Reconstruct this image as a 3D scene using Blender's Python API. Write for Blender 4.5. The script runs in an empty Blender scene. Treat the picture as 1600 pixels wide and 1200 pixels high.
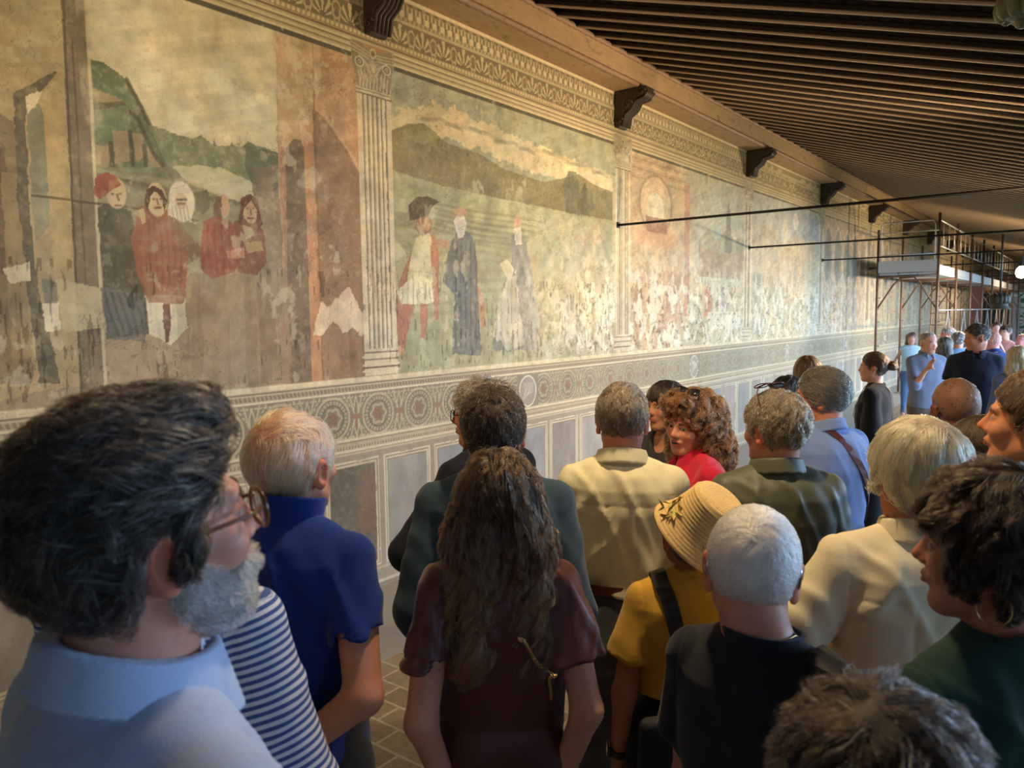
import bpy, math, random, time
import numpy as np
from mathutils import Vector, Matrix
T0 = time.time()
random.seed(7); np.random.seed(7)
R_ = math.radians
SC = bpy.context.scene
COL = SC.collection

# ------------------------------------------------------------------ camera
CAM = np.array([4.03, 0.0, 1.95])
FPX = 1190.9055
CR = np.array([[0.79532006, -0.04529158, 0.60449539],
               [0.60606369, 0.07974522, -0.79140856],
               [-0.01236148, 0.99578581, 0.09087255]])     # columns: camera x, y, z in the room
cd = bpy.data.cameras.new('camera')
cam = bpy.data.objects.new('camera', cd); COL.objects.link(cam)
cd.sensor_fit = 'HORIZONTAL'; cd.sensor_width = 36.0
cd.lens = FPX / 1600 * 36.0
cd.clip_start = 0.05; cd.clip_end = 300
cam.matrix_world = Matrix([[CR[0][0], CR[0][1], CR[0][2], CAM[0]],
                           [CR[1][0], CR[1][1], CR[1][2], CAM[1]],
                           [CR[2][0], CR[2][1], CR[2][2], CAM[2]], [0, 0, 0, 1]])
cd.dof.use_dof = True; cd.dof.focus_distance = 3.2; cd.dof.aperture_fstop = 6.0
SC.camera = cam
SC.view_settings.view_transform = 'Standard'; SC.view_settings.look = 'None'
SC.view_settings.gamma = 1.0; SC.view_settings.use_curve_mapping = False
SC.view_settings.exposure = 0.0

def ray(px, py):
    return CR @ np.array([px - 800.0, -(py - 600.0), -FPX])
def at_depth(px, py, dep):
    return CAM + ray(px, py) * (dep / FPX)
def wallp(px, py):
    r = ray(px, py); t = -CAM[0] / r[0]
    return (r[1] * t, CAM[2] + r[2] * t)

# ------------------------------------------------------------------ world and lights
def srgb(c):
    c = np.asarray(c, float) / 255.0
    return np.where(c <= 0.04045, c / 12.92, ((c + 0.055) / 1.055) ** 2.4)
w = bpy.data.worlds.new('world'); SC.world = w; w.use_nodes = True
wn = w.node_tree.nodes; wl = w.node_tree.links
bg = wn['Background']
tc = wn.new('ShaderNodeTexCoord'); sep = wn.new('ShaderNodeSeparateXYZ'); rmp = wn.new('ShaderNodeValToRGB')
wl.new(tc.outputs['Generated'], sep.inputs[0]); wl.new(sep.outputs['Z'], rmp.inputs[0])
rmp.color_ramp.elements[0].position = 0.0; rmp.color_ramp.elements[0].color = (0.25, 0.30, 0.30, 1)
rmp.color_ramp.elements[1].position = 0.5; rmp.color_ramp.elements[1].color = (0.30, 0.48, 0.95, 1)
e = rmp.color_ramp.elements.new(0.08); e.color = (0.55, 0.75, 1.0, 1)
wl.new(rmp.outputs[0], bg.inputs['Color']); bg.inputs['Strength'].default_value = .45

def aim(o, d):
    o.rotation_euler = Vector(d).to_track_quat('-Z', 'Y').to_euler()
def sun(name, d, col, e, ang):
    l = bpy.data.lights.new(name, 'SUN'); l.color = col; l.energy = e; l.angle = R_(ang)
    o = bpy.data.objects.new(name, l); COL.objects.link(o); o.location = (12, 10, 12); aim(o, d); return o
def area(name, loc, d, sx, sy, col, e, spread=180):
    l = bpy.data.lights.new(name, 'AREA'); l.shape = 'RECTANGLE'; l.size = sx; l.size_y = sy
    l.color = col; l.energy = e; l.spread = R_(spread)
    o = bpy.data.objects.new(name, l); COL.objects.link(o); o.location = loc; aim(o, d); return o
def spot(name, loc, d, col, e, ang, blend=0.8, size=0.08):
    l = bpy.data.lights.new(name, 'SPOT'); l.color = col; l.energy = e; l.spot_size = R_(ang); l.spot_blend = blend
    l.shadow_soft_size = size
    o = bpy.data.objects.new(name, l); COL.objects.link(o); o.location = loc; aim(o, d); return o
# daylight reflected from the cloister garden, entering between the columns of the open side
for i in range(9):
    area('garden_daylight', (9.5, -1.9 + 3.63 * i + 1.8, 2.9), (-1, 0.0, -.08), 3.4, 2.8, (0.44, 0.66, 1.0), (40, 50, 420, 900, 900, 700, 500, 400, 300)[i], 160)
WARM = (1.0, 0.74, 0.42)

# ------------------------------------------------------------------ small helpers
def tag(o, label=None, cat=None, group=None, kind=None):
    if label: o['label'] = label
    if cat: o['category'] = cat
    if group: o['group'] = group
    if kind: o['kind'] = kind
    return o
def link(o, parent=None):
    COL.objects.link(o)
    if parent is not None: o.parent = parent
    return o
def empty(name, loc=(0, 0, 0), rz=0.0):
    o = bpy.data.objects.new(name, None); o.location = loc; o.rotation_euler = (0, 0, rz); o.empty_display_size = .1
    return link(o)
def mesh_np(name, v, f, mat=None, parent=None, col=None, smooth=True, loc=None, extra=None):
    """v (N,3); f (M,4) or (M,3) int array"""
    v = np.ascontiguousarray(v, np.float32); f = np.ascontiguousarray(f, np.int32)
    me = bpy.data.meshes.new(name); k = f.shape[1]
    me.vertices.add(len(v)); me.vertices.foreach_set('co', v.ravel())
    me.loops.add(f.size); me.loops.foreach_set('vertex_index', f.ravel())
    me.polygons.add(len(f)); me.polygons.foreach_set('loop_start', np.arange(0, f.size, k, dtype=np.int32))
    me.update(calc_edges=True)
    if smooth: me.polygons.foreach_set('use_smooth', np.ones(len(f), bool))
    if col is not None:
        a = me.color_attributes.new('Col', 'FLOAT_COLOR', 'POINT')
        c = np.ones((len(v), 4), np.float32); c[:, :3] = col; a.data.foreach_set('color', c.ravel())
    if extra:
        for n, arr in extra.items():
            a = me.attributes.new(n, 'FLOAT', 'POINT'); a.data.foreach_set('value', np.ascontiguousarray(arr, np.float32))
    if mat: me.materials.append(mat)
    o = bpy.data.objects.new(name, me); link(o, parent)
    if loc is not None: o.location = loc
    return o
class MB:
    """collects polygons of mixed size into one mesh"""
    def __init__(s): s.v = []; s.f = []
    def add(s, v, f):
        b = len(s.v); s.v += [tuple(map(float, p)) for p in v]; s.f += [tuple(b + i for i in q) for q in f]; return s
    def box(s, lo, hi, R=None, c=None):
        x0, y0, z0 = lo; x1, y1, z1 = hi
        v = [(x0,y0,z0),(x1,y0,z0),(x1,y1,z0),(x0,y1,z0),(x0,y0,z1),(x1,y0,z1),(x1,y1,z1),(x0,y1,z1)]
        if R is not None:
            c = np.array(c if c is not None else (0, 0, 0)); v = [tuple(np.array(R) @ np.array(p) + c) for p in v]
        return s.add(v, [(0,3,2,1),(4,5,6,7),(0,1,5,4),(1,2,6,5),(2,3,7,6),(3,0,4,7)])
    def tube(s, pts, r, n=8, closed=False):
        pts = [np.array(p, float) for p in pts]; m = len(pts); V = []; prev = None
        for i, p in enumerate(pts):
            if closed: t = pts[(i+1) % m] - pts[i-1]
            else: t = pts[min(i+1, m-1)] - pts[max(i-1, 0)]
            t = t / (np.linalg.norm(t) + 1e-12)
            if prev is None:
                a = np.array([0,0,1.]) if abs(t[2]) < .9 else np.array([1.,0,0]); u = np.cross(t, a)
            else: u = prev - t * (prev @ t)
            u /= np.linalg.norm(u) + 1e-12; prev = u; w_ = np.cross(t, u)
            rr = r[i] if hasattr(r, '__len__') else r
            for k in range(n):
                a = 2 * math.pi * k / n; V.append(p + rr * (math.cos(a) * u + math.sin(a) * w_))
        Fc = []
        for i in range(m if closed else m - 1):
            j = (i + 1) % m
            for k in range(n): Fc.append((i*n+k, i*n+(k+1) % n, j*n+(k+1) % n, j*n+k))
        if not closed: Fc += [tuple(range(n-1, -1, -1)), tuple((m-1)*n + k for k in range(n))]
        return s.add(V, Fc)
    def extrude(s, prof, axis, a, b):
        """prof: 2D loop; axis 'y': prof=(x,z), 'x': prof=(y,z), 'z': prof=(x,y)"""
        n = len(prof)
        def P(q, t): return (q[0], t, q[1]) if axis == 'y' else ((t, q[0], q[1]) if axis == 'x' else (q[0], q[1], t))
        v = [P(q, a) for q in prof] + [P(q, b) for q in prof]
        f = [(i, (i+1) % n, n + (i+1) % n, n + i) for i in range(n)] + [tuple(range(n-1, -1, -1)), tuple(range(n, 2*n))]
        return s.add(v, f)
    def sphere(s, c, r, n=12, m=8, R=None):
        r = (r, r, r) if not hasattr(r, '__len__') else r; V = []; Fc = []
        for i in range(m + 1):
            for k in range(n):
                a = math.pi * i / m; b = 2 * math.pi * k / n
                p = np.array([math.sin(a)*math.cos(b)*r[0], math.sin(a)*math.sin(b)*r[1], math.cos(a)*r[2]])
                if R is not None: p = np.array(R) @ p
                V.append(p + np.array(c))
        for i in range(m):
            for k in range(n): Fc.append((i*n+k, (i+1)*n+k, (i+1)*n+(k+1) % n, i*n+(k+1) % n))
        return s.add(V, Fc)
    def build(s, name, mat=None, parent=None, smooth=False, loc=None, bevel=0):
        me = bpy.data.meshes.new(name); me.from_pydata(s.v, [], s.f); me.update()
        if smooth: me.polygons.foreach_set('use_smooth', np.ones(len(s.f), bool))
        if mat: me.materials.append(mat)
        o = bpy.data.objects.new(name, me); link(o, parent)
        if loc is not None: o.location = loc
        if bevel:
            m = o.modifiers.new('bevel', 'BEVEL'); m.width = bevel; m.segments = 2; m.limit_method = 'ANGLE'
        return o

# ------------------------------------------------------------------ materials
MATS = {}
def mat(name, col=(.5, .5, .5), rough=.6, metal=0., noise=0., nscale=8., bump=0., bscale=30., attr=None, stretch=(1, 1, 1),
        spec=.5, emit=0., sheen=0., sss=0., alpha=1., trans=0., coord='Object', col2=None, aniso=0.):
    if name in MATS: return MATS[name]
    m = bpy.data.materials.new(name); m.use_nodes = True; N = m.node_tree.nodes; L = m.node_tree.links
    b = N['Principled BSDF']; MATS[name] = m
    b.inputs['Roughness'].default_value = rough; b.inputs['Metallic'].default_value = metal
    b.inputs['Specular IOR Level'].default_value = spec
    if sheen: b.inputs['Sheen Weight'].default_value = sheen
    if sss:
        b.inputs['Subsurface Weight'].default_value = sss; b.inputs['Subsurface Radius'].default_value = (1, .35, .2)
        b.inputs['Subsurface Scale'].default_value = .012
    if trans: b.inputs['Transmission Weight'].default_value = trans
    if aniso: b.inputs['Anisotropic'].default_value = aniso
    t = N.new('ShaderNodeTexCoord'); mp = N.new('ShaderNodeMapping'); mp.inputs['Scale'].default_value = stretch
    L.new(t.outputs[coord], mp.inputs[0])
    if attr:
        a = N.new('ShaderNodeAttribute'); a.attribute_name = attr; src = a.outputs['Color']
    else:
        rg = N.new('ShaderNodeRGB'); rg.outputs[0].default_value = (*col, 1); src = rg.outputs[0]
    if noise:
        n = N.new('ShaderNodeTexNoise'); n.inputs['Scale'].default_value = nscale; n.inputs['Detail'].default_value = 6
        n.inputs['Roughness'].default_value = .65
        L.new(mp.outputs[0], n.inputs[0]); mr = N.new('ShaderNodeMapRange')
        mr.inputs[1].default_value = .25; mr.inputs[2].default_value = .455; mr.inputs[3].default_value = 1 - noise; mr.inputs[4].default_value = 1 + noise
        L.new(n.outputs[0], mr.inputs[0])
        if col2 is not None:
            mx = N.new('ShaderNodeMix'); mx.data_type = 'RGBA'; L.new(n.outputs[0], mx.inputs[0]); L.new(src, mx.inputs[6])
            mx.inputs[7].default_value = (*col2, 1); src = mx.outputs[2]
        vm = N.new('ShaderNodeVectorMath'); vm.operation = 'SCALE'; L.new(src, vm.inputs[0]); L.new(mr.outputs[0], vm.inputs['Scale']); src = vm.outputs[0]
    L.new(src, b.inputs['Base Color'])
    if bump:
        n = N.new('ShaderNodeTexNoise'); n.inputs['Scale'].default_value = bscale; n.inputs['Detail'].default_value = 4
        L.new(mp.outputs[0], n.inputs[0]); bp = N.new('ShaderNodeBump'); bp.inputs['Strength'].default_value = min(1, bump * 4)
        bp.inputs['Distance'].default_value = .02 * bump * 4; L.new(n.outputs[0], bp.inputs['Height']); L.new(bp.outputs[0], b.inputs['Normal'])
    if emit: b.inputs['Emission Color'].default_value = (*col, 1); b.inputs['Emission Strength'].default_value = emit
    if alpha < 1: b.inputs['Alpha'].default_value = alpha
    return m
# seeded value noise on the plane, for painted plaster
_rng = np.random.RandomState(11); _NT = _rng.rand(256, 256).astype(np.float32)
def vnoise(x, y):
    xi = np.floor(x).astype(np.int32); yi = np.floor(y).astype(np.int32)
    fx = (x - xi).astype(np.float32); fy = (y - yi).astype(np.float32)
    fx = fx*fx*(3-2*fx); fy = fy*fy*(3-2*fy)
    a = _NT[xi & 255, yi & 255]; b = _NT[(xi+1) & 255, yi & 255]; c = _NT[xi & 255, (yi+1) & 255]; d = _NT[(xi+1) & 255, (yi+1) & 255]
    return (a*(1-fx)+b*fx)*(1-fy) + (c*(1-fx)+d*fx)*fy
def fbm(x, y, o=4):
    s = 0; a = .5; t = 0
    for i in range(o):
        s = s + a * vnoise(x + 17.3*i, y + 9.1*i); t += a; a *= .55; x = x*2.03; y = y*2.03
    return s / t
# ------------------------------------------------------------------ the frescoed wall: pigment laid on a real plaster surface at x = 0
def axis_y():
    ys = [-3.0, -2.2] + list(np.arange(-1.6, 1.19, .013)); y = 1.2
    while y < 42.6:
        ys.append(y); y += max(.0052, (16.2 + y * y) / 4300.0)
    ys.append(42.6); return np.array(ys)
WY = axis_y(); WZ = np.concatenate([np.arange(0, 4.25, .0062), [4.25, 4.9]])
GY, GZ = np.meshgrid(WY.astype(np.float32), WZ.astype(np.float32))
ny, nz = len(WY), len(WZ)
IMG = np.empty((nz, ny, 3), np.float32)
def box_idx(y0, y1, z0, z1):
    a, b = np.searchsorted(WY, [y0, y1]); c, d = np.searchsorted(WZ, [z0, z1])
    return slice(max(c-1, 0), d+1), slice(max(a-1, 0), b+1)
def mixc(sl, col, m):
    m = m[..., None] if m.ndim == 2 else m
    IMG[sl] = IMG[sl] * (1 - m) + np.asarray(col, np.float32) * m
def ss(x, w): return np.clip(x / w + .5, 0, 1)
def inside(X, Y, P):
    c = np.zeros(X.shape, bool); n = len(P)
    for i in range(n):
        x0, y0 = P[i]; x1, y1 = P[(i+1) % n]
        if y0 == y1: continue
        c ^= ((y0 > Y) != (y1 > Y)) & (X < (x1-x0) * (Y-y0) / (y1-y0) + x0)
    return c
WOB = None
def pg(pts, col, a=1., wob=.012, tex=.12, ts=9., px=True, z0=None, z1=None, fade=0):
    """a painted patch; pts are picture points brought onto the wall plane, or (y, z)"""
    P = [wallp(*p) for p in pts] if px else pts
    A = np.array(P); sl = box_idx(A[:,0].min()-.05, A[:,0].max()+.05, A[:,1].min()-.05, A[:,1].max()+.05)
    y = GY[sl]; z = GZ[sl]
    if y.size == 0: return
    yy = y + (NA[sl]-.5)*wob*2; zz = z + (NB[sl]-.5)*wob*2
    m = inside(yy, zz, P).astype(np.float32) * a
    if fade: m = m * np.clip((zz - A[:,1].min()) / fade, 0, 1)
    c = np.array(srgb(col), np.float32) * (1 + tex * (2*fbm(y*ts, z*ts*.6, 3) - 1)[..., None] * 1.6)
    mixc(sl, c, m * (1 - .30*np.clip((NC[sl]-.5)*3, 0, 1)))
def ln(pts, w_, col, a=1., px=True, wob=.006):
    P = np.array([wallp(*p) for p in pts] if px else pts)
    sl = box_idx(P[:,0].min()-w_-.02, P[:,0].max()+w_+.02, P[:,1].min()-w_-.02, P[:,1].max()+w_+.02)
    y = GY[sl] + (NA[sl]-.5)*wob; z = GZ[sl] + (NB[sl]-.5)*wob; d = np.full(y.shape, 9., np.float32)
    for i in range(len(P)-1):
        a0 = P[i]; ab = P[i+1]-a0; L2 = ab@ab + 1e-9; t = np.clip(((y-a0[0])*ab[0] + (z-a0[1])*ab[1])/L2, 0, 1)
        d = np.minimum(d, np.hypot(y-a0[0]-t*ab[0], z-a0[1]-t*ab[1]))
    mixc(sl, srgb(col), np.clip((w_ - d)/.004 + .5, 0, 1) * a)
def el(cy, cz, ry, rz, col, a=1., ring=0., wob=.004):
    sl = box_idx(cy-ry*1.2, cy+ry*1.2, cz-rz*1.2, cz+rz*1.2); y = GY[sl]+(NA[sl]-.5)*wob; z = GZ[sl]+(NB[sl]-.5)*wob
    r = np.hypot((y-cy)/ry, (z-cz)/rz); s = .005/min(ry, rz)
    m = ss(1-r, s)
    if ring: m = m * ss(r-(1-ring), s)
    mixc(sl, srgb(col), m*a)
NA = fbm(GY*14, GZ*14, 4); NB = fbm(GY*14+50, GZ*14+31, 4); NC = fbm(GY*40+7, GZ*40, 3)
NL = fbm(GY*1.7+3, GZ*1.7, 5)
# ---- ground coat
IMG[:] = srgb((168, 150, 112)); IMG *= (.88 + .3*NL)[..., None]
PIL = [-.05, 3.60, 7.10, 10.78, 14.47, 18.1, 21.8, 25.4, 29.1, 32.7, 36.4, 40.0]   # left edges of the painted pilasters
PZ0, PZ1 = 1.50, 3.715
def rect(y0, y1, z0, z1, col, **k): pg([(y0, z0), (y1, z0), (y1, z1), (y0, z1)], col, px=False, **k)
# ---- scene 1: room with figures before a hilly landscape
rect(-3, 3.6, PZ0, PZ1, (176, 160, 118), tex=.14, ts=3)
pg([(129,-60),(345,-60),(600,90),(600,260),(435,240),(131,240)], (196,182,142), tex=.16, ts=4)
pg([(129,100),(250,70),(430,160),(434,240),(131,330)], (200,190,150), .8, .05, ts=5)
pg([(131,90),(165,101),(198,124),(216,147),(225,176),(240,210),(262,240),(285,278),(270,282),(142,262),(138,180)], (92,112,78), tex=.25)
for q in ([(140,135),(180,150),(192,163),(150,158)], [(175,205),(200,203),(205,250),(180,255)], [(205,205),(222,208),(228,240),(212,252)], [(143,225),(172,228),(172,262),(146,262)], [(230,232),(250,250),(258,270),(236,262)]):
    pg(q, (158,134,94), .9)
for q in ([(142,165),(190,162),(215,185),(240,240),(270,280)], [(173,225),(176,258)], [(203,205),(207,256)], [(225,228),(228,258)], [(140,178),(150,170),(200,172)], [(198,124),(225,176),(248,225)]):
    ln(q, .012, (70,66,48), .8)
pg([(145,170),(200,166),(206,200),(170,204),(146,222)], (104,126,84), .8)
pg([(232,196),(262,205),(300,218),(315,211),(330,224),(375,230),(390,222),(434,240),(436,290),(300,282),(262,262)], (112,128,90), tex=.22)
pg([(382,226),(434,240),(436,300),(400,300),(384,262)], (84,98,76), .8)
for x, t in ((300,213),(336,215),(362,222),(373,224)): pg([(x-3,228),(x,t),(x+3,228)], (80,96,66), .8)
pg([(270,262),(300,258),(345,262),(402,288),(404,312),(330,300),(290,278)], (186,184,142), .85)
pg([(145,262),(270,262),(300,290),(380,318),(400,312),(404,420),(150,420)], (120,128,92), .8, tex=.25)
for k in range(10): ln([(150+24*k, 272+5*k), (190+22*k, 282+4*k), (225+18*k, 296+3*k)], .009, (80,82,58), .55)
pg([(150,300),(205,282),(300,290),(404,330),(404,470),(150,450)], (128,116,80), .35)
# lower ground of scene 1
pg([(-60,470),(600,470),(625,590),(-60,660)], (150,126,92), .9, .05, ts=3)
pg([(-60,415),(600,440),(600,480),(-60,520)], (146,122,86), .7, .05, ts=3)
# building on the left
pg([(-60,-60),(97,-60),(125,600),(-60,640)], (164,142,94), .95, .02, ts=4)
pg([(-60,150),(22,190),(40,420),(52,600),(-60,600)], (110,92,62), .8)
pg([(-60,180),(8,230),(14,430),(-60,430)], (98,80,54), .8)
pg([(0,270),(27,275),(45,420),(52,560),(20,560)], (150,126,80), .8)
pg([(22,146),(85,112),(96,118),(67,140),(40,152),(44,300),(58,446),(96,600),(62,600),(42,446),(26,300)], (84,82,66), .95)
pg([(40,152),(67,140),(52,180),(43,180)], (196,182,146), 1)
pg([(43,180),(60,160),(69,180),(76,300),(50,302),(46,240)], (112,120,92), .95, tex=.3)
pg([(48,300),(76,300),(80,350),(56,380)], (128,132,100), .8)
pg([(67,140),(97,105),(125,600),(100,600),(78,350),(70,220)], (172,146,92), .95, .006)
pg([(92,-60),(133,-60),(155,446),(167,640),(127,640),(112,330)], (112,98,74), .95, .006)
pg([(110,-60),(132,-60),(166,640),(140,640)], (122,106,78), .8, .004)
ln([(131,-60),(167,640)], .008, (190,174,128), .9)
ln([(96,-60),(127,620)], .006, (74,62,44), .8); ln([(113,60),(142,600)], .005, (84,70,50), .7)
pg([(5,418),(45,410),(48,440),(12,440)], (200,188,146), .9)
pg([(62,435),(90,440),(90,470),(70,476)], (108,112,98), .9)
pg([(88,436),(160,450),(166,512),(98,520)], (184,168,116), .85, .006)
pg([(66,476),(92,472),(94,515),(70,518)], (206,196,160), .9)
ln([(50,305),(150,318),(250,330),(310,345)], .006, (66,54,36), .8)
# orange building on the right of scene 1
pg([(428,-60),(700,-60),(622,600),(470,600),(450,450),(434,260)], (178,128,84), .95, .01, ts=4)
pg([(428,20),(490,40),(488,170),(470,210),(436,235)], (184,150,104), .8, .03)
pg([(488,170),(510,185),(545,230),(565,270),(575,600),(500,600),(492,330)], (128,94,66), .85, .01)
pg([(443,330),(446,232),(458,217),(470,218),(476,235),(488,600),(450,600)], (98,84,68), .9, .005)
pg([(474,215),(490,215),(505,600),(488,600)], (176,118,74), .9, .005)
pg([(436,240),(446,232),(452,600),(440,600)], (168,118,82), .8, .005)
ln([(488,40),(492,220),(505,600)], .006, (110,78,52), .6); ln([(510,185),(545,235),(566,275)], .012, (196,156,112), .7)
pg([(395,260),(434,260),(452,600),(410,600),(404,420)], (124,104,80), .85, .02)
pg([(300,430),(450,420),(455,600),(290,600)], (142,118,88), .8, .05)
pg([(500,470),(515,480),(545,448),(556,470),(572,495),(568,525),(550,510),(535,520),(520,500),(505,525),(488,525)], (206,182,146), .85, .03)
# figures of scene 1
pg([(152,325),(168,318),(205,330),(222,420),(232,520),(168,530),(160,430)], (66,70,62), .92, .006)      # dark robe
pg([(157,450),(190,452),(222,470),(228,535),(170,528)], (96,100,94), .8)
for k in range(5): ln([(164+10*k, 458), (172+12*k, 490), (186+10*k, 524)], .007, (66,68,62), .7)
el(*wallp(181,301), .055, .08, (186,158,112)); pg([(146,302),(150,278),(164,270),(182,274),(190,290),(176,296),(156,312)], (150,66,44))
for dx, dy in ((176,303),(188,303)): el(*wallp(dx,dy), .008, .005, (90,66,46))
ln([(183,304),(186,313)], .006, (120,86,58)); ln([(180,321),(189,321)], .005, (118,70,50))
pg([(218,322),(235,318),(268,330),(290,380),(294,410),(288,470),(232,472),(214,430),(204,372)], (146,82,52), .95, .008)   # red brown coat
for k in range(6): ln([(232+9*k, 345), (234+10*k, 400), (236+9*k, 465)], .007, (104,52,34), .3)
pg([(262,330),(310,380),(318,400),(300,410),(270,370)], (122,84,60), .85)
el(*wallp(245,312), .055, .09, (196,168,122)); pg([(226,316),(228,296),(240,290),(254,294),(260,312),(256,330),(252,308),(244,299),(234,306),(232,328)], (86,56,38))
for dx in (240, 251): el(*wallp(dx,311), .008, .005, (96,70,50))
ln([(245,311),(247,319)], .005, (126,90,62)); ln([(242,325),(251,324)], .006, (140,70,52))
pg([(217,328),(226,324),(229,348),(222,352)], (190,160,112), .9)
el(*wallp(284,315), .075, .11, (206,196,164)); pg([(262,320),(270,296),(284,291),(300,300),(304,320),(300,345),(312,350),(262,335)], (204,198,168), .75)
el(*wallp(283,314), .035, .045, (190,164,124)); ln([(278,318),(288,318)], .006, (120,92,70)); ln([(276,312),(291,312)], .006, (96,76,58))
for k in range(5): ln([(268+6*k, 322), (272+6*k, 345)], .005, (160,150,118), .7)
pg([(304,300),(322,296),(330,322),(318,336),(306,330)], (92,96,74), .8); pg([(228,460),(290,462),(292,512),(268,540),(232,520)], (206,196,158), .9, .01)
pg([(256,474),(266,474),(268,498),(264,536),(258,536),(256,500)], (106,54,42), .95); pg([(225,440),(292,452),(288,474),(232,474)], (150,98,62), .85)
pg([(318,345),(340,338),(372,352),(384,390),(366,425),(330,436),(313,420),(314,380)], (148,66,46), .95, .008)                 # red cloak
pg([(366,345),(392,340),(412,360),(417,410),(402,430),(372,425)], (126,64,46), .95, .008)
el(*wallp(350,322), .035, .065, (192,140,100)); pg([(336,308),(346,306),(346,340),(334,340)], (120,80,54)); el(*wallp(391,328), .05, .08, (186,152,108))
pg([(372,350),(376,310),(392,304),(404,314),(410,350),(400,366),(403,330),(392,314),(380,326),(378,352)], (104,50,36))
for dx in (386, 396): el(*wallp(dx,326), .008, .005, (96,70,50))
ln([(391,327),(392,335)], .005, (120,84,58)); ln([(387,341),(396,341)], .006, (130,66,50))
pg([(378,352),(392,356),(398,368),(384,374)], (168,150,104), .8); pg([(352,392),(380,388),(382,402),(356,404)], (190,122,82), .9); pg([(380,380),(408,376),(412,390),(386,396)], (168,132,76), .9)
for k in range(5): ln([(324+11*k, 352), (326+11*k, 390), (330+10*k, 425)], .007, (108,40,30), .3)
# ---- scene 2: helmeted soldier, hooded monks and a storm sky over hills
rect(3.90, 7.10, PZ0, PZ1, (158,148,110), ts=3)
pg([(608,90),(960,205),(960,330),(608,205)], (148,152,124), .9, .04, ts=4)
pg([(608,180),(650,165),(690,160),(740,185),(800,210),(880,245),(957,270),(957,310),(900,280),(820,268),(740,228),(700,218),(640,190),(608,206)], (206,184,134), .85, .06, ts=5)
for k in range(16):
    x = 640+19*k; y = 175+6.0*k; ln([(x, y+6*math.sin(k)), (x+30, y+6), (x+62, y+20+4*math.cos(k))], .016, (118,116,96) if k % 2 else (196,176,130), .5)
pg([(608,205),(640,192),(665,194),(700,225),(745,238),(790,265),(850,285),(905,272),(930,290),(957,300),(957,345),(880,330),(760,306),(690,290),(608,265)], (122,110,68), .95, .01, ts=4)
pg([(626,204),(652,194),(680,206),(690,222),(670,230),(640,216)], (138,132,80), .9)
pg([(880,285),(888,268),(900,268),(908,300),(904,340),(884,336)], (92,96,68), .9); pg([(905,330),(908,300),(914,284),(918,300),(922,340)], (64,72,58), .9)
pg([(920,330),(924,296),(928,330)], (64,72,58), .9); pg([(944,340),(947,300),(955,300),(956,342)], (96,104,78), .9)
pg([(900,300),(930,295),(957,304),(957,345),(904,340)], (96,94,66), .7)
pg([(608,265),(690,290),(760,306),(880,332),(957,345),(957,580),(622,585),(608,400)], (150,152,108), .9, .02, ts=6, tex=.2)
pg([(608,330),(650,333),(700,350),(690,365),(610,352)], (120,116,90), .6); pg([(610,280),(690,300),(760,318),(700,325),(612,305)], (134,144,96), .7)
for k in range(11): ln([(612+6*k, 340+15*k), (690+14*k, 332+15*k), (760+10*k, 350+13*k), (845, 366+11*k)], .016, (118,116,86), .28)
for k in range(6): ln([(680, 318+8*k), (740, 330+9*k), (800, 338+9*k), (860, 350+9*k)], .010, (98,94,68), .35)
pg([(820,380),(850,345),(880,330),(905,345),(900,420),(880,580),(835,580),(822,480)], (164,158,122), .85, .04)
pg([(836,385),(856,362),(876,370),(872,400),(846,412)], (150,152,116), .9, .01)
pg([(880,420),(905,360),(940,345),(958,420),(960,560),(900,570),(884,500)], (168,158,128), .8, .04)
pg([(618,480),(624,440),(640,400),(654,372),(664,364),(650,380),(636,440),(640,470),(632,540),(622,540)], (158,82,56), .9, .008)
pg([(650,372),(668,362),(680,380),(684,420),(676,440),(684,468),(640,478),(636,440),(642,400)], (196,186,138), .95, .008)
pg([(620,455),(650,430),(680,440),(686,470),(660,476),(628,475)], (204,200,158), .9)
for k in range(7): ln([(630+8*k, 442), (628+9*k, 474)], .006, (150,142,104), .6)
pg([(630,478),(646,476),(640,510),(632,548),(626,548),(630,510)], (176,96,64), .9); pg([(656,474),(668,474),(668,500),(664,530),(658,528)], (178,100,68), .9)
pg([(622,542),(632,544),(630,556),(620,556)], (196,140,96), .9); pg([(676,360),(686,400),(686,500),(678,500),(676,430),(672,390)], (170,82,56), .85)
pg([(640,345),(638,320),(650,308),(668,306),(688,316),(676,324),(668,338),(650,344)], (70,60,42), .95, .01); pg([(652,342),(666,336),(676,346),(674,362),(660,370),(648,356)], (140,92,62), .95, .006)
el(*wallp(667,350), .035, .05, (184,140,98), .8)
pg([(708,372),(714,358),(722,356),(738,370),(746,410),(748,480),(752,556),(706,554),(710,460),(692,440),(700,398)], (92,100,104), .95, .008)
for k in range(5): ln([(714+7*k, 378), (712+8*k, 440), (712+8*k, 545)], .008, (62,68,72), .6)
el(*wallp(719,342), .05, .085, (190,146,110)); pg([(709,346),(713,338),(725,338),(729,350),(724,372),(716,372)], (196,188,164), .9); pg([(708,340),(710,326),(722,322),(730,332),(730,340),(720,330)], (176,130,96), .9)
pg([(676,372),(700,374),(704,388),(680,388)], (168,116,80), .7)
pg([(745,440),(756,470),(760,510),(752,512)], (180,96,66), .7)
pg([(800,370),(812,364),(822,380),(834,440),(842,548),(766,548),(776,510),(800,440)], (112,118,118), .85, .03, tex=.4, ts=18)
pg([(768,525),(790,440),(806,420),(818,540),(800,548)], (206,196,160), .55, .05, tex=.3)
el(*wallp(809,350), .05, .08, (190,144,110), .9); pg([(802,358),(814,354),(816,380),(806,384)], (196,190,166), .8); pg([(780,412),(792,404),(804,420),(796,440)], (204,190,150), .8)
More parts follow.
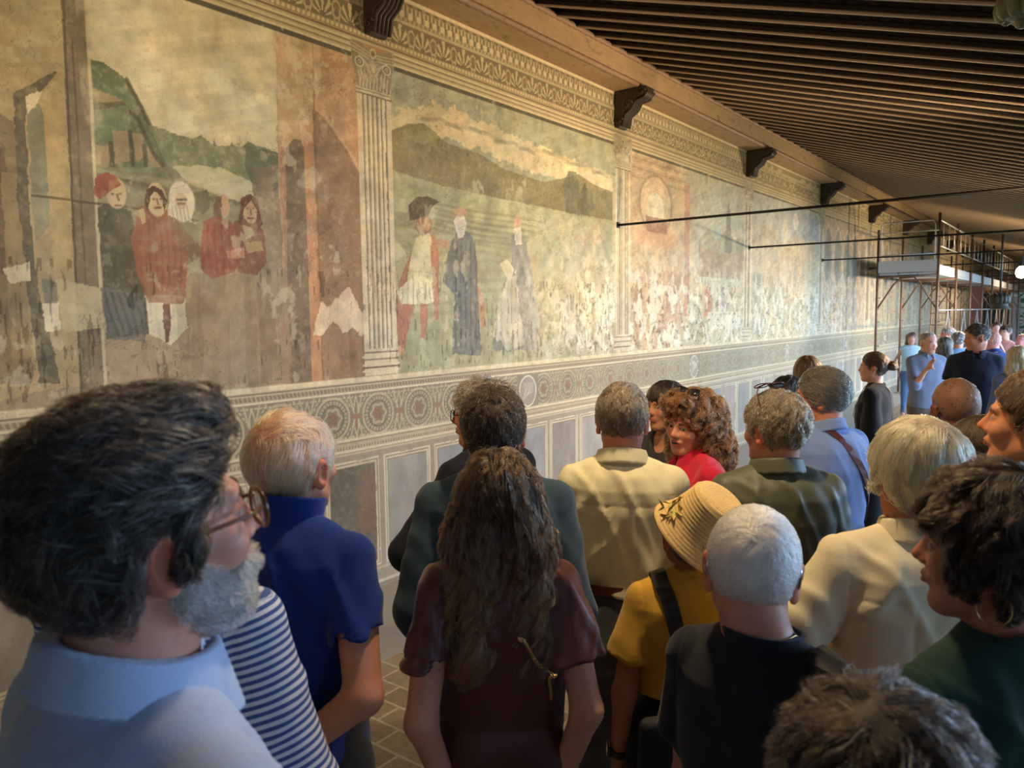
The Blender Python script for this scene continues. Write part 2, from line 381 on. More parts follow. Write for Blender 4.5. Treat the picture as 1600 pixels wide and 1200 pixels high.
for k in range(3): ln([(898+16*k, 372+5*k), (906+15*k, 366), (914+15*k, 380)], .014, (176,120,96), .6)
pg([(935,345),(956,355),(956,420),(944,400)], (120,128,112), .5)
# ---- scene 3: arcaded house, red pillar, cypress and a road
rect(7.40, 10.78, PZ0, PZ1, (172,160,122), ts=3)
y0 = 7.44
rect(y0, 8.75, PZ0, PZ1, (178,146,104), a=.9, tex=.1)
for k in range(6): rect(y0, 8.9, 3.66-.05*k, 3.68-.05*k, (146,116,84) if k % 2 else (196,166,122), a=.7)
el(8.02, 3.17, .42, .34, (190,162,118)); el(8.02, 3.17, .42, .34, (140,112,80), .8, .1); el(8.02, 3.15, .30, .26, (196,170,126)); el(8.0, 3.10, .22, .2, (206,196,160)); rect(7.78, 8.3, 2.86, 3.03, (140,82,58), a=.9); rect(7.6, 8.5, 2.70, 2.86, (186,140,98), a=.9)
rect(8.78, 8.93, 1.9, 3.5, (172,108,80), a=.85); rect(8.93, 9.15, PZ0, 3.6, (176,160,124), a=.7)
pg([(9.15,3.7),(10.75,3.7),(10.75,2.3),(9.15,2.3)], (168,174,144), .9, px=False)
pg([(9.2,2.86),(9.5,3.02),(9.75,2.9),(10.1,3.05),(10.4,2.95),(10.75,3.0),(10.75,2.4),(9.2,2.4)], (134,130,98), .8, px=False)
pg([(9.2,2.8),(9.9,2.72),(10.75,2.78),(10.75,2.4),(9.2,2.4)], (152,118,86), .7, px=False); pg([(10.02,2.75),(10.1,3.2),(10.18,3.46),(10.26,3.15),(10.32,2.75)], (92,104,92), .85, px=False)
rect(7.5, 8.7, 2.05, 2.42, (176,130,96), a=.5, wob=.1, tex=.5, ts=14); rect(8.0, 8.6, 1.7, 2.3, (176,110,88), a=.35, wob=.1, tex=.5, ts=14)
rect(9.4, 9.62, 1.9, 2.25, (186,86,74), a=.7, wob=.03); rect(9.75, 10.1, 1.8, 2.3, (132,140,140), a=.6, wob=.08); rect(9.5, 10.7, 1.72, 1.95, (206,204,172), a=.7); rect(8.1, 8.4, 1.56, 1.78, (160,100,84), a=.6, wob=.02)
# ---- scene 4: blue sky and ruins
rect(11.08, 14.47, PZ0, PZ1, (176,162,122), ts=3)
rect(11.08, 14.4, 3.0, PZ1, (150,166,158), a=.85, tex=.1); pg([(11.1,3.2),(12.0,3.3),(12.6,2.9),(13.0,3.3),(13.4,3.1),(13.9,3.4),(14.4,3.0),(14.4,2.5),(11.1,2.5)], (180,158,116), .9, .06, px=False)
pg([(12.6,3.6),(13.0,3.65),(13.6,3.7),(14.4,3.6),(14.4,3.2),(13.7,3.15),(13.2,3.3),(12.9,3.1)], (112,136,156), .8, .05, px=False)
for q in ((12.55,3.2,.16,.2),(13.1,3.42,.14,.14)): el(*q, (214,206,178), .6)
rect(11.2, 11.6, 1.6, 2.5, (118,130,124), a=.6, wob=.05); rect(13.1, 13.4, 1.65, 2.1, (120,132,134), a=.5, wob=.05); rect(12.2, 12.6, 1.7, 2.3, (160,176,150), a=.5, wob=.08)
# ---- scene 5 onwards
for k in range(4, 11):
    a, b = PIL[k]+.28, PIL[k+1]
    rect(a, b, PZ0, PZ1, (168,134,98) if k == 4 else (178,158,118), ts=2)
    for j in range(5):
        cy = a + (j+.5)*(b-a)/5
        el(cy, 2.95, .30, .62, (120,112,98), .85); el(cy, 2.95, .30, .62, (196,166,124), .9, .14); el(cy, 2.9, .16, .4, (96,96,88), .7)
        rect(cy-.34, cy-.28, 1.7, 3.0, (196,168,122), a=.8)
        rect(cy-.2, cy+.2, 1.55, 2.4, [(120,132,138),(186,132,88),(150,142,110),(112,106,96),(190,172,126)][(j*2+k) % 5], a=.65, wob=.05)
# ---- worn, flaking plaster low on scenes 2 to 4
dm = np.clip((2.75 - GZ)/.6, 0, 1) * np.clip((GY-5.2)/1.4, 0, 1) * np.clip((19-GY)/4, .35, 1) * (GZ > PZ0) * (GZ < PZ1)
dn = fbm(GY*11, GZ*9, 5); sp = fbm(GY*26+9, GZ*26, 3)
m = (np.clip((dn-.47)*9, 0, 1) * dm * .8)
IMG[:] = IMG*(1-m[..., None]) + srgb((206,200,172))*m[..., None]
m = np.clip((sp-.60)*14, 0, 1) * dm * .75 * (np.abs(dn-.5) < .11)
IMG[:] = IMG*(1-m[..., None]) + srgb((72,60,44))*m[..., None]
m = np.clip((fbm(GY*6, GZ*6, 5)-.57)*10, 0, 1) * np.clip((GZ-2.3)/.5, 0, 1) * ((GY < 3.3) & (GY > 1.8) & (GZ < PZ1)) * .22
IMG[:] = IMG*(1-m[..., None]) + srgb((222,212,176))*m[..., None]
del dm, dn, sp, m
# ---- painted pilasters
CREAM, SHD, DK = (196,180,142), (128,112,86), (92,78,58)
for p in PIL:
    a, b = p, p+.295
    rect(a-.01, b+.01, PZ0, PZ1, CREAM, wob=.002, tex=.08)
    for k in range(6):
        c = a+.035+.042*k; rect(c, c+.011, 1.72, 3.46, (96,88,74), wob=.001, tex=.05); rect(c+.011, c+.02, 1.72, 3.46, (146,134,108), wob=.001)
    for z, c in ((1.52,SHD),(1.56,CREAM),(1.585,DK),(1.60,CREAM),(1.64,SHD),(1.66,CREAM),(1.69,SHD)): rect(a-.03, b+.03, z, z+.014, c, wob=.001)
    rect(a-.012, b+.012, 3.46, 3.50, CREAM, wob=.001); ln([(a-.012,3.46),(b+.012,3.46)], .005, DK, px=False); ln([(a-.01,3.487),(b+.01,3.487)], .004, SHD, px=False)
    pg([(a,3.50),(b,3.50),(b+.05,3.74),(b+.02,3.80),((a+b)/2,3.74),(a-.02,3.83),(a-.06,3.74)], (134,120,92), px=False, wob=.002)
    for k in range(9): c = a+.02+.031*k; ln([(c,3.51),(c+.004,3.56),(c+.012*(k-4)/4,3.60)], .006, CREAM, .85, px=False, wob=.001)
    for k in range(8): c = a+.035+.031*k; ln([(c,3.55),(c,3.62)], .004, (204,190,150), .7, px=False, wob=.001)
    for s_ in (-1, 1):
        cx = (a+b)/2 + s_*.125
        for t in range(3): el(cx, 3.665, .042-.013*t, .036-.011*t, CREAM if t != 1 else DK, .9, .35)
        ln([((a+b)/2+s_*.02,3.60),((a+b)/2+s_*.07,3.67),(cx,3.705)], .006, CREAM, .9, px=False)
    for k in range(-3, 4): ln([((a+b)/2,3.62),((a+b)/2+.016*k,3.70-.004*k*k)], .004, CREAM, .8, px=False, wob=.001)
    el((a+b)/2, 3.745, .03, .035, CREAM, .9, .3); el((a+b)/2, 3.745, .013, .016, DK, .8)
    for k in range(3): ln([(a-.045,3.735+.022*k),((a+b)/2-.03,3.70+.022*k)], .004, CREAM, .7, px=False); ln([(b+.045,3.715+.02*k),((a+b)/2+.03,3.70+.02*k)], .004, CREAM, .7, px=False)
# ---- painted entablature (bands run the whole length)
def band(z0, z1, col, tex=.06, a=1.):
    sl = box_idx(-3, 42.6, z0, z1); z = GZ[sl]; m = ss(z-z0, .006)*ss(z1-z, .006)*a
    mixc(sl, srgb(col)*(1+tex*(2*NC[sl]-1)[..., None]), m)
ycap = np.zeros_like(WY, bool)
for p in PIL: ycap |= (WY > p-.05) & (WY < p+.34)
keep = IMG[:, ycap].copy(); kz = WZ < 3.80
band(3.68, 3.715, (70,70,58)); band(3.712, 3.83, (178,160,120))
for z, c in ((3.712,(204,186,142)),(3.740,(112,94,66)),(3.750,(196,178,134)),(3.775,(112,94,66)),(3.787,(206,188,144)),(3.815,(96,80,56))): band(z, z+.012, c)
band(3.835, 3.87, (150,130,94))
band(3.87, 4.03, (112,98,76)); band(4.03, 4.05, (176,160,122)); band(4.05, 4.075, (120,104,78)); band(4.075, 4.12, (140,124,94)); band(4.12, 4.16, (116,100,74)); band(4.16, 4.185, (96,84,62)); band(4.185, 4.215, (206,188,148)); band(4.215, 4.9, (120,100,76))
IMG[np.ix_(kz, ycap)] = keep[kz]; del keep
def per(y, per_, ph=0.): return (y-ph) % per_ / per_
def pband(z0, z1, fn, col, a=.9):
    sl = box_idx(-3, 30, z0, z1); m = fn(GY[sl], (GZ[sl]-z0)/(z1-z0))*1.; m = m*((.9-.45*np.clip((GY[sl]-3.5)/5, 0, 1)) if z1 < 2 else 1)*(.65+.6*NL[sl]); mixc(sl, srgb(col), np.clip(m, 0, 1).astype(np.float32)*a)
pband(3.84, 3.866, lambda y, v: ss(.30-np.abs(per(y,.038)-.5), .2)*ss(.45-np.abs(v-.5), .2), (204,186,142))
pband(4.055, 4.072, lambda y, v: ss(.3-np.abs(per(y,.045)-.5), .2), (176,160,122))
pband(4.08, 4.116, lambda y, v: ss(.27-np.abs(per(y,.085)-.5), .1), (206,188,146)); pband(4.08, 4.116, lambda y, v: ss(.1-np.abs(per(y,.085)-.98), .1), (70,58,42))
pband(4.125, 4.158, lambda y, v: ss(.22-np.abs(per(y,.042)-.5), .1), (190,172,132))
pband(4.16, 4.185, lambda y, v: ss(.25-np.abs(per(y,.09)+.3*np.sin(v*3)-.6), .2), (150,134,100))
def palm(y, v):
    u = (per(y, .23, 3.898)-.5)*.23; w_ = v*.15; r = np.hypot(u, w_-.01); th = np.arctan2(u, w_-.005)
    fan = (np.cos(th*11) > .1) * (np.abs(th) < 1.25) * (r > .025) * (r < .135-.035*np.abs(th))
    return fan * ss(.075-np.abs(u), .01)
pband(3.872, 4.028, palm, (196,178,136), .9)
def lot(y, v):
    u = (per(y, .23, 4.013)-.5)*.23; w_ = v*.15; r = np.hypot(u*1.5, w_-.07)
    return ((np.abs(r-.052) < .009) | (np.abs(np.abs(u)-.014-.012*np.sin(w_*40)) < .005) * (w_ < .09)) * (np.abs(u) < .052)
pband(3.872, 4.028, lot, (184,164,124), .85)
def lotc(y, v): u = (per(y, .23, 4.013)-.5)*.23; return ss(.024-np.hypot(u, v*.15-.085), .012)
pband(3.872, 4.028, lotc, (134,92,66), .6)
# ---- painted ledge, medallion frieze, dado panels
band(1.492, 1.53, (200,184,142)); band(1.40, 1.492, (150,136,108))
for z0, z1, c in ((1.480,1.492,(112,98,76)),(1.470,1.480,(186,170,132)),(1.436,1.470,(120,104,82)),(1.422,1.438,(200,186,148)),(1.412,1.422,(120,110,90))): band(z0, z1, c)
pband(1.44, 1.468, lambda y, v: ss(.2-np.abs(per(y,.03)+.3*v-.6), .15), (170,154,122))
band(1.115, 1.412, (118,114,94), .15)
MP = .41
def med(y, z, y0=3.295):
    u = (per(y, MP, y0-.5*MP)-.5)*MP; return u, z-1.262
def mfn(f):
    def g(y, v): u, w_ = med(y, 1.115+v*.297); return f(u, w_, np.hypot(u, w_), np.arctan2(w_, u))
    return g
LT = (178,162,122)
pband(1.115, 1.412, mfn(lambda u, w_, r, t: (np.abs(r-.142) < .009)), LT, .9)
pband(1.115, 1.412, mfn(lambda u, w_, r, t: (np.abs(r-.112) < .013)*(np.cos(t*26) > -.2)), (172,158,122), .8)
pband(1.115, 1.412, mfn(lambda u, w_, r, t: (np.abs(r-.092) < .004) | (np.abs(r-.128) < .003)), (70,72,58), .8)
pband(1.115, 1.412, mfn(lambda u, w_, r, t: (np.abs(r-.066-.008*np.cos(6*t)) < .008)), LT, .85)
pband(1.115, 1.412, mfn(lambda u, w_, r, t: (r < .045+.007*np.cos(5*t))), (138,88,66), .85)
pband(1.115, 1.412, mfn(lambda u, w_, r, t: (np.abs(r-.024-.005*np.cos(5*t)) < .004) | (r < .007)), (96,62,50), .7)
def leaf(y, v):
    u = (per(y, MP, 3.499-.5*MP)-.5)*MP; w_ = np.abs(1.115+v*.297-1.262); x = np.abs(u)
    f = np.abs(x-.010-.010*np.sin(w_*30)) < .006
    g = (np.abs(x-.022-.35*np.maximum(w_-.03, 0)**1.1) < .007)*(w_ > .025)
    h = (np.abs(x-.040-.7*np.maximum(w_-.06, 0)) < .007)*(w_ > .06)*(np.cos(w_*220) > -.6)
    k = (np.abs(w_-.138) < .006)*(x < .19)*(np.cos(x*190) > -.5)
    return (f*(w_ > .02)*(w_ < .14) | g | h | k)
pband(1.115, 1.412, leaf, (184,168,128), .85)
def cross(y, v):
    u = (per(y, MP, 3.499-.5*MP)-.5)*MP; w_ = 1.115+v*.297-1.262; return ((np.abs(w_) < .012)*(np.abs(u) < .042)) | ((np.abs(u) < .010)*(w_ < .02)*(w_ > -.075))
pband(1.115, 1.412, cross, (146,90,66), .85)
for k in range(1, 9):
    c = (PIL[k]+PIL[k+1])/2 + .16
    rect(c-.16, c+.16, 1.118, 1.408, (118,112,98), wob=.001); el(c, 1.262, .13, .142, (132,128,120)); el(c, 1.262, .13, .142, (212,202,172), .95, .07)
    for j in range(6): ln([(c-.07+.02*j, 1.19+.01*j), (c-.04+.02*j, 1.26+.02*math.sin(j*2)), (c-.05+.025*j, 1.33)], .005, (184,174,150), .7, px=False)
for z0, z1, c in ((1.094,1.115,(196,182,144)),(1.084,1.094,(120,106,82)),(1.062,1.084,(168,152,120)),(1.039,1.062,(128,112,88)),(1.020,1.039,(196,180,146)),(1.010,1.020,(140,126,104)),(1.0,1.010,(184,170,138))): band(z0, z1, c)
pband(1.04, 1.06, lambda y, v: ss(.25-np.abs(per(y,.026)-.5), .15), (180,164,130))
band(.03, 1.0, (142,130,110), .1)
PP = .528; col5 = [(138,134,128),(118,124,128),(142,126,120),(122,126,132),(124,118,114)]
k0 = -14
for k in range(k0, 74):
    a = 3.743 + PP*k; b = a+.48; a0, b0, t0, t1 = a, b, .165, .955
    rect(a, b, .165, .955, (196,186,156), wob=.001, tex=.06); rect(a+.012, b-.012, .177, .943, (136,122,98), wob=.001); rect(a+.02, b-.02, .185, .935, (190,178,146), wob=.001)
    rect(a+.034, b-.034, .2, .921, (112,100,84), wob=.001)
    rect(a+.04, b-.04, .206, .915, (88,84,74) if k == -1 else col5[k % 5], wob=.001, tex=.25, ts=7)
    if k == -1: rect(b-.2, b-.05, .4, .85, (122,78,62), a=.6, wob=.08)
band(0, .03, (120,112,98)); band(.03, .05, (176,164,138)); band(.13, .15, (166,152,128))
# hairline cracks and rubbed spots all over
m = (np.abs(fbm(GY*2.3, GZ*2.3, 5)-.5) < .002)*.4*(GZ > PZ0)*(fbm(GY*.9+40, GZ*.9, 3) > .52); IMG[:] = IMG*(1-m[..., None]) + srgb((86,70,50))*m[..., None]
IMG *= (.93+.14*NC)[..., None]
lum = IMG.mean(2, keepdims=True); warm = np.array([1.16, 1.0, .80], np.float32)
IMG[:] = IMG*.72 + (lum*warm)*.28
IMG[:] = IMG*.90 + np.array(srgb((176,158,122)), np.float32)*.10
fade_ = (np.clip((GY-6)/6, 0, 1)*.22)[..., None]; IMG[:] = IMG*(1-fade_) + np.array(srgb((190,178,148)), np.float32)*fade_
blot = (.86+.28*fbm(GY*1.3+70, GZ*1.9, 4))[..., None]; IMG *= blot
streak = (fbm(GY*22, GZ*1.6+5, 3) > .60)*(fbm(GY*1.1, GZ*1.1+80, 3) > .5)*(GZ < 2.3)*(GZ > PZ0); IMG *= (1-.13*streak)[..., None]
# painterly mottling, dry-brush streaks and scratches
sc1 = (GZ > PZ0) & (GZ < 3.72)
n1 = fbm(GY*7+11, GZ*7, 4); n2 = fbm(GY*18+3, GZ*15, 3); n3 = fbm(GY*5+60, GZ*5+9, 4)
IMG *= (1 + sc1*((n1-.5)*.50 + (n2-.5)*.36))[..., None]
hs_ = (n3-.5)*sc1*.5; IMG[..., 0] *= 1+hs_*.35; IMG[..., 1] *= 1-hs_*.08; IMG[..., 2] *= 1-hs_*.6
br = fbm((GY+GZ*.45)*3, (GZ-GY*.35)*26, 3); IMG *= (1 + sc1*(GZ > 2.6)*(br-.5)*.34)[..., None]
tick = (fbm(GY*60, GZ*9+3, 2) > .70) & (fbm(GY*2+5, GZ*2, 3) > .46) & (GZ < 2.25) & (GZ > 1.56) & (GY < 7); IMG *= (1-.42*tick)[..., None]
ck = np.abs(fbm(GY*9+2, GZ*9, 4)-.5) < .010; ck &= fbm(GY*1.8+33, GZ*1.8, 3) > .55; ck &= sc1; IMG *= (1-.28*ck)[..., None]
wh = np.clip((fbm(GY*16, GZ*12+70, 4)-.60)*14, 0, 1)*np.clip((fbm(GY*1.6+9, GZ*1.6+4, 3)-.48)*8, 0, 1)*sc1*.35
IMG[:] = IMG*(1-wh[..., None]) + srgb((206,194,160)).astype(np.float32)*wh[..., None]
for p_ in PIL:      # pilasters keep their crisp flutes
    pass
del n1, n2, n3, hs_, br, tick, ck, wh
# grime and faded zones low on the left
v = np.stack([np.zeros(GY.size, np.float32), GY.ravel(), GZ.ravel()], 1)
i = (np.arange(nz-1)[:, None]*ny + np.arange(ny-1)[None, :]).ravel()
f = np.stack([i, i+1, i+ny+1, i+ny], 1)
fres = mat('fresco_plaster', attr='Col', rough=.78, noise=.16, nscale=55, bump=.06, bscale=38, spec=.25)
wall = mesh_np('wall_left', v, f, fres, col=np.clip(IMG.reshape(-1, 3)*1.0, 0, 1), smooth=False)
tag(wall, 'long plaster wall painted with faded fresco scenes above a dado', kind='structure')
del IMG, NA, NB, NC, NL, GY, GZ, v, f, i
# ------------------------------------------------------------------ room shell
brick = mat('floor_brick', (.25, .19, .125), .75, noise=.25, nscale=14, bump=.05, bscale=40)
def floor_mat():
    m = bpy.data.materials.new('floor_paving'); m.use_nodes = True; N = m.node_tree.nodes; L = m.node_tree.links; b = N['Principled BSDF']
    t = N.new('ShaderNodeTexCoord'); mp = N.new('ShaderNodeMapping'); L.new(t.outputs['Object'], mp.inputs[0])
    mp.inputs['Rotation'].default_value = (0, 0, 0)
    br = N.new('ShaderNodeTexBrick'); L.new(mp.outputs[0], br.inputs[0])
    br.inputs['Scale'].default_value = 1; br.inputs['Brick Width'].default_value = .30; br.inputs['Row Height'].default_value = .15; br.inputs['Mortar Size'].default_value = .008
    br.inputs['Color1'].default_value = (.34, .25, .14, 1); br.inputs['Color2'].default_value = (.25, .18, .10, 1); br.inputs['Mortar'].default_value = (.46, .38, .25, 1)
    n = N.new('ShaderNodeTexNoise'); n.inputs['Scale'].default_value = 22; n.inputs['Detail'].default_value = 6; L.new(mp.outputs[0], n.inputs[0])
    mr = N.new('ShaderNodeMapRange'); mr.inputs[3].default_value = .6; mr.inputs[4].default_value = 1.35; L.new(n.outputs[0], mr.inputs[0])
    vm = N.new('ShaderNodeVectorMath'); vm.operation = 'SCALE'; L.new(br.outputs[0], vm.inputs[0]); L.new(mr.outputs[0], vm.inputs['Scale']); L.new(vm.outputs[0], b.inputs['Base Color'])
    b.inputs['Roughness'].default_value = .7
    bp = N.new('ShaderNodeBump'); bp.inputs['Strength'].default_value = .6; bp.inputs['Distance'].default_value = .006
    ad = N.new('ShaderNodeMath'); ad.operation = 'SUBTRACT'; L.new(n.outputs[0], ad.inputs[0]); L.new(br.outputs['Fac'], ad.inputs[1]); L.new(ad.outputs[0], bp.inputs['Height']); L.new(bp.outputs[0], b.inputs['Normal'])
    return m
o = MB().box((.9, -3, -.2), (6.2, 42.6, 0)).build('floor', floor_mat()); tag(o, kind='structure')
slab = mat('grey_slab', (.30, .28, .25), .7, noise=.2, nscale=9, bump=.03, bscale=25)
o = MB().box((-.3, -3, -.2), (.9, 42.6, 0)).build('floor_border', slab); tag(o, kind='structure')
wd_dark = mat('old_dark_wood', (.030, .020, .013), .6, noise=.35, nscale=10, stretch=(1, 6, 6), bump=.04, bscale=50)
wd_raf = mat('painted_rafter_wood', (.036, .025, .017), .7, noise=.4, nscale=16, stretch=(1, 8, 8), bump=.03, bscale=60)
wd_beam = mat('ochre_painted_beam', (.36, .24, .12), .7, noise=.6, nscale=4, stretch=(2.5, 1, 2.5), bump=.04, bscale=30, col2=(.12, .07, .04))
wd_rope = mat('rope_moulding_wood', (.22, .13, .08), .65, noise=.3, nscale=20, bump=.03, bscale=60)
ZB = 4.50; SL = .30        # roof underside at the wall beam and its fall per metre
def roofz(x): return ZB + .02 - SL*(x-.12)
# boards above the rafters
mb = MB(); mb.extrude([(-.3, roofz(-.3)+.115), (6.6, roofz(6.6)+.115), (6.6, roofz(6.6)+.19), (-.3, roofz(-.3)+.19)], 'y', -3, 42.6)
o = mb.build('ceiling', wd_dark); tag(o, kind='structure')
# wall beam with rope mouldings along both edges
mb = MB(); mb.box((.0, -3, 4.215), (.27, 42.6, 4.5)); beam = mb.build('wall_beam', wd_beam); tag(beam, 'ochre painted timber beam running along the top of the fresco wall', 'beam')
def rope(z, x, r):
    n = 1500; ys = np.linspace(-3, 42.6, n); k = 8; V = []
    for j in range(n):
        for i in range(k):
            a = 2*math.pi*i/k; rr = r*(1+.22*math.sin(2*a+ys[j]*70)); V.append((x+rr*math.cos(a), ys[j], z+rr*math.sin(a)))
    V = np.array(V); j, i = np.meshgrid(np.arange(n-1), np.arange(k), indexing='ij')
    f = np.stack([j*k+i, j*k+(i+1) % k, (j+1)*k+(i+1) % k, (j+1)*k+i], -1).reshape(-1, 4)
    return mesh_np('rope_moulding', V, f, wd_rope, beam, smooth=True)
rope(4.235, .27, .026); rope(4.47, .27, .026)
# rafters: carved along their lower edges, one object each
def rafter_mesh():
    mb = MB(); x0, x1 = .12, 6.6; n = 110
    w_ = .042; zz = lambda x: roofz(x)-ZB
    V = []
    for i in range(n+1):
        x = x0+(x1-x0)*i/n; sc = .010*abs(math.sin(i*math.pi/2)) 
        z = zz(x); pr = [(-w_, .115), (-w_+sc, .045), (-w_-.004, .03), (-w_-.004, .008), (-w_+.012, 0), (w_-.012, 0), (w_+.004, .008), (w_+.004, .03), (w_-sc, .045), (w_, .115)]
        V += [(x, a, z+b) for a, b in pr]
    k = 10; F_ = [(i*k+j, (i+1)*k+j, (i+1)*k+j+1, i*k+j+1) for i in range(n) for j in range(k-1)] + [tuple(range(k)), tuple(n*k+j for j in range(k-1, -1, -1))]
    mb.add(V, F_); return mb
RP = .305
raf = rafter_mesh().build('roof_rafter', wd_raf, loc=(0, -2.6, ZB)); tag(raf, 'dark carved roof rafter sloping down from the wall beam', 'rafter', 'rafters of the sloping roof')
edge = MB(); 
edge.tube([(.12, -.036, roofz(.12)-ZB-.002), (6.6, -.036, roofz(6.6)-ZB-.002)], .012, 6)
wd_edge = mat('lit_rafter_edge', (.36, .25, .165), .6, noise=.3, nscale=30, stretch=(1, 6, 6))  # far paler than the rafter: the lit lower edge, put into the colour
rb = edge.build('lit_edge_strip', wd_edge, raf)  # strip added to show the thin lit line under each rafter
for k in range(1, 147):
    c = raf.copy(); COL.objects.link(c); c.location = (0, -2.6+RP*k, ZB)
    d = rb.copy(); COL.objects.link(d); d.parent = c
# eave beam and open arcade columns of the garden side
eb = MB().box((5.3, -3, roofz(5.5)-.33), (5.6, 42.6, roofz(5.5)-.035)).build('eave_beam', wd_dark); tag(eb, kind='structure')
stone = mat('grey_stone', (.32, .31, .27), .7, noise=.15, nscale=10, bump=.03, bscale=30)
def column(y):
    t = empty('stone_column', (5.45, y, 0)); tag(t, 'grey stone column on the open garden side', 'column', 'columns of the garden side')
    prof = [(.17,.6),(.17,.68),(.15,.72),(.125,.76),(.13,1.4),(.112,2.25),(.13,2.27),(.13,2.30)]
    mb = MB(); n = 20; V = [(r*math.cos(2*math.pi*k/n), r*math.sin(2*math.pi*k/n), z) for r, z in prof for k in range(n)]
    F_ = [(i*n+k, i*n+(k+1) % n, (i+1)*n+(k+1) % n, (i+1)*n+k) for i in range(len(prof)-1) for k in range(n)]; mb.add(V, F_)
    mb.build('shaft', stone, t, True); MB().box((-.19,-.19,2.30),(.19,.19,2.59)).build('capital', stone, t, bevel=.03); return t
pw = MB().box((5.3, -3, 0), (5.62, 42.6, .6)).build('parapet', stone); tag(pw, kind='structure')
for k in range(12): column(-.0+3.63*k)
# carved corbels under the beam at each pilaster
wd_corb = mat('black_carved_oak', (.035, .024, .018), .45, noise=.3, nscale=25, bump=.06, bscale=70)
def corbel():
    mb = MB(); prof = []
    # side profile (x, z): back, flat top, scrolled front
    P = [(0,-.36),(.05,-.37),(.085,-.33),(.10,-.27),(.12,-.22),(.17,-.20),(.21,-.17),(.225,-.12),(.26,-.10),(.32,-.095),(.36,-.07),(.37,-.03),(.36,0),(0,0)]
    mb.extrude(P, 'y', -.085, .085)
    o = mb.build('carved_corbel', wd_corb, bevel=.012)
    d = MB()
    for s in (-.088, .088):
        for (cx, cz, r) in ((.055,-.30,.045),(.15,-.15,.06),(.31,-.05,.045)):
            d.tube([(cx+r*(1-t/14)*math.cos(t*.62), s, cz+r*(1-t/14)*math.sin(t*.62)) for t in range(14)], .011, 6)
    for k in range(5):
        y = -.07+.035*k; d.tube([(.09,y,-.36),(.115,y,-.25),(.19,y,-.20),(.235,y,-.13),(.33,y,-.11),(.378,y,-.05)], .014, 6)
    d.build('scroll_carving', wd_corb, o, True); return o
cb = corbel(); kids = list(cb.children)
for k, p in enumerate([-.05, 3.60, 7.0, 10.74, 14.43, 18.1, 21.8, 25.4, 29.1, 32.7, 36.4]):
    c = cb if k == 0 else cb.copy()
    if k:
        COL.objects.link(c)
        for q in kids: d = q.copy(); COL.objects.link(d); d.parent = c
    c.location = (.0, p+.15, 4.215)
    lab = {1: 'black carved wooden corbel above the fluted pilaster nearest the left', 2: 'black carved wooden corbel above the second pilaster, beside the storm sky scene',
           3: 'black carved wooden corbel, third from the left along the painted frieze', 4: 'small dark corbel, fourth along the frieze', 5: 'small dark corbel just left of the scaffolding'}.get(k, 'cut-off dark corbel left of the first pilaster' if k == 0 else 'small dark corbel behind the scaffolding, %s from the left' % ['', '', '', '', '', '', 'sixth', 'seventh', 'eighth', 'ninth', 'tenth'][k])
    tag(c, lab, 'corbel', 'corbels under the wall beam')
# iron tie rods across the gallery
iron = mat('black_iron', (.012, .011, .010), .45, metal=.6)
for k, (y, r) in enumerate([(7.14,.013),(10.97,.013),(14.7,.013),(18.4,.013),(22.1,.013),(25.7,.013),(29.3,.013),(33.0,.013)]):
    mb = MB(); mb.tube([(-.02, y, 2.87), (5.45, y, 2.87)], r, 8)
    o = mb.build('tie_rod', iron, None, True)
    MB().box((0, y-.03, 2.84), (.012, y+.03, 2.90)).build('wall_plate', iron, o)
    lab = {0: 'nearest black iron tie rod, thickest, from the second pilaster', 1: 'black iron tie rod crossing in front of the scaffolding top', 2: 'thin iron tie rod starting at the fourth pilaster'}.get(k, 'thin iron tie rod far down the gallery, %s from the near end' % ['', '', '', 'fourth', 'fifth', 'sixth', 'seventh', 'eighth'][k])
    tag(o, lab, 'tie rod', 'iron tie rods')
# end wall with doorway to the garden
green = mat('dark_green_plaster', (.045, .052, .04), .8, noise=.15, nscale=4); wplas = mat('pale_plaster', (.42, .40, .34), .8, noise=.1, nscale=3)
EY = 40.0
o = MB().box((0, EY, 0), (1.02, EY+.3, 2.62)).build('wall_end_left', green); tag(o, kind='structure')
up = mat('brown_frieze_plaster', (.26, .19, .13), .8, noise=.3, nscale=3)
o = MB().box((0, EY, 2.62), (6.0, EY+.3, 4.8)).build('wall_end_top', up); tag(o, kind='structure')
o = MB().box((2.9, EY, 0), (6.0, EY+.3, 2.62)).build('wall_end_right', wplas); tag(o, kind='structure')
mb = MB()
for z, d in ((2.62,.08),(2.72,.05),(2.95,.06),(3.05,.03),(3.4,.05)): mb.box((0, EY-d, z), (6, EY+.01, z+.05))
o = mb.build('trim_1', wplas); tag(o, kind='structure')
o = MB().box((1.02, EY-.05, 0), (1.40, EY+.35, 2.45)).build('door_jamb', mat('white_jamb', (.62, .68, .70), .6)); tag(o, kind='structure')
leafm = mat('garden_leaves', (.14, .30, .13), .6, noise=.4, nscale=6)
mb = MB(); rs = random.Random(3)
for k in range(900):
    a = rs.uniform(0, 6.28); z = rs.uniform(.2, 3.2); x = rs.uniform(1.0, 5.5); y = EY+rs.uniform(2.5, 4.5); s = rs.uniform(.08, .2)
    u = np.array([math.cos(a), math.sin(a), rs.uniform(-.5, .5)])*s; v_ = np.array([-math.sin(a)*.5, math.cos(a)*.5, rs.uniform(.3, .9)])*s*.7; c = np.array([x, y, z])
    mb.add([c-u, c+v_*.6, c+u, c-v_*.6], [(0,1,2,3)])
o = mb.build('garden_shrub', leafm); tag(o, 'bright green garden foliage seen through the far doorway', 'shrub')
o = MB().box((-3, EY+.3, -.1), (14, EY+16, -.02)).build('ground', mat('lawn', (.12, .22, .08), .9, noise=.2)); tag(o, kind='structure')
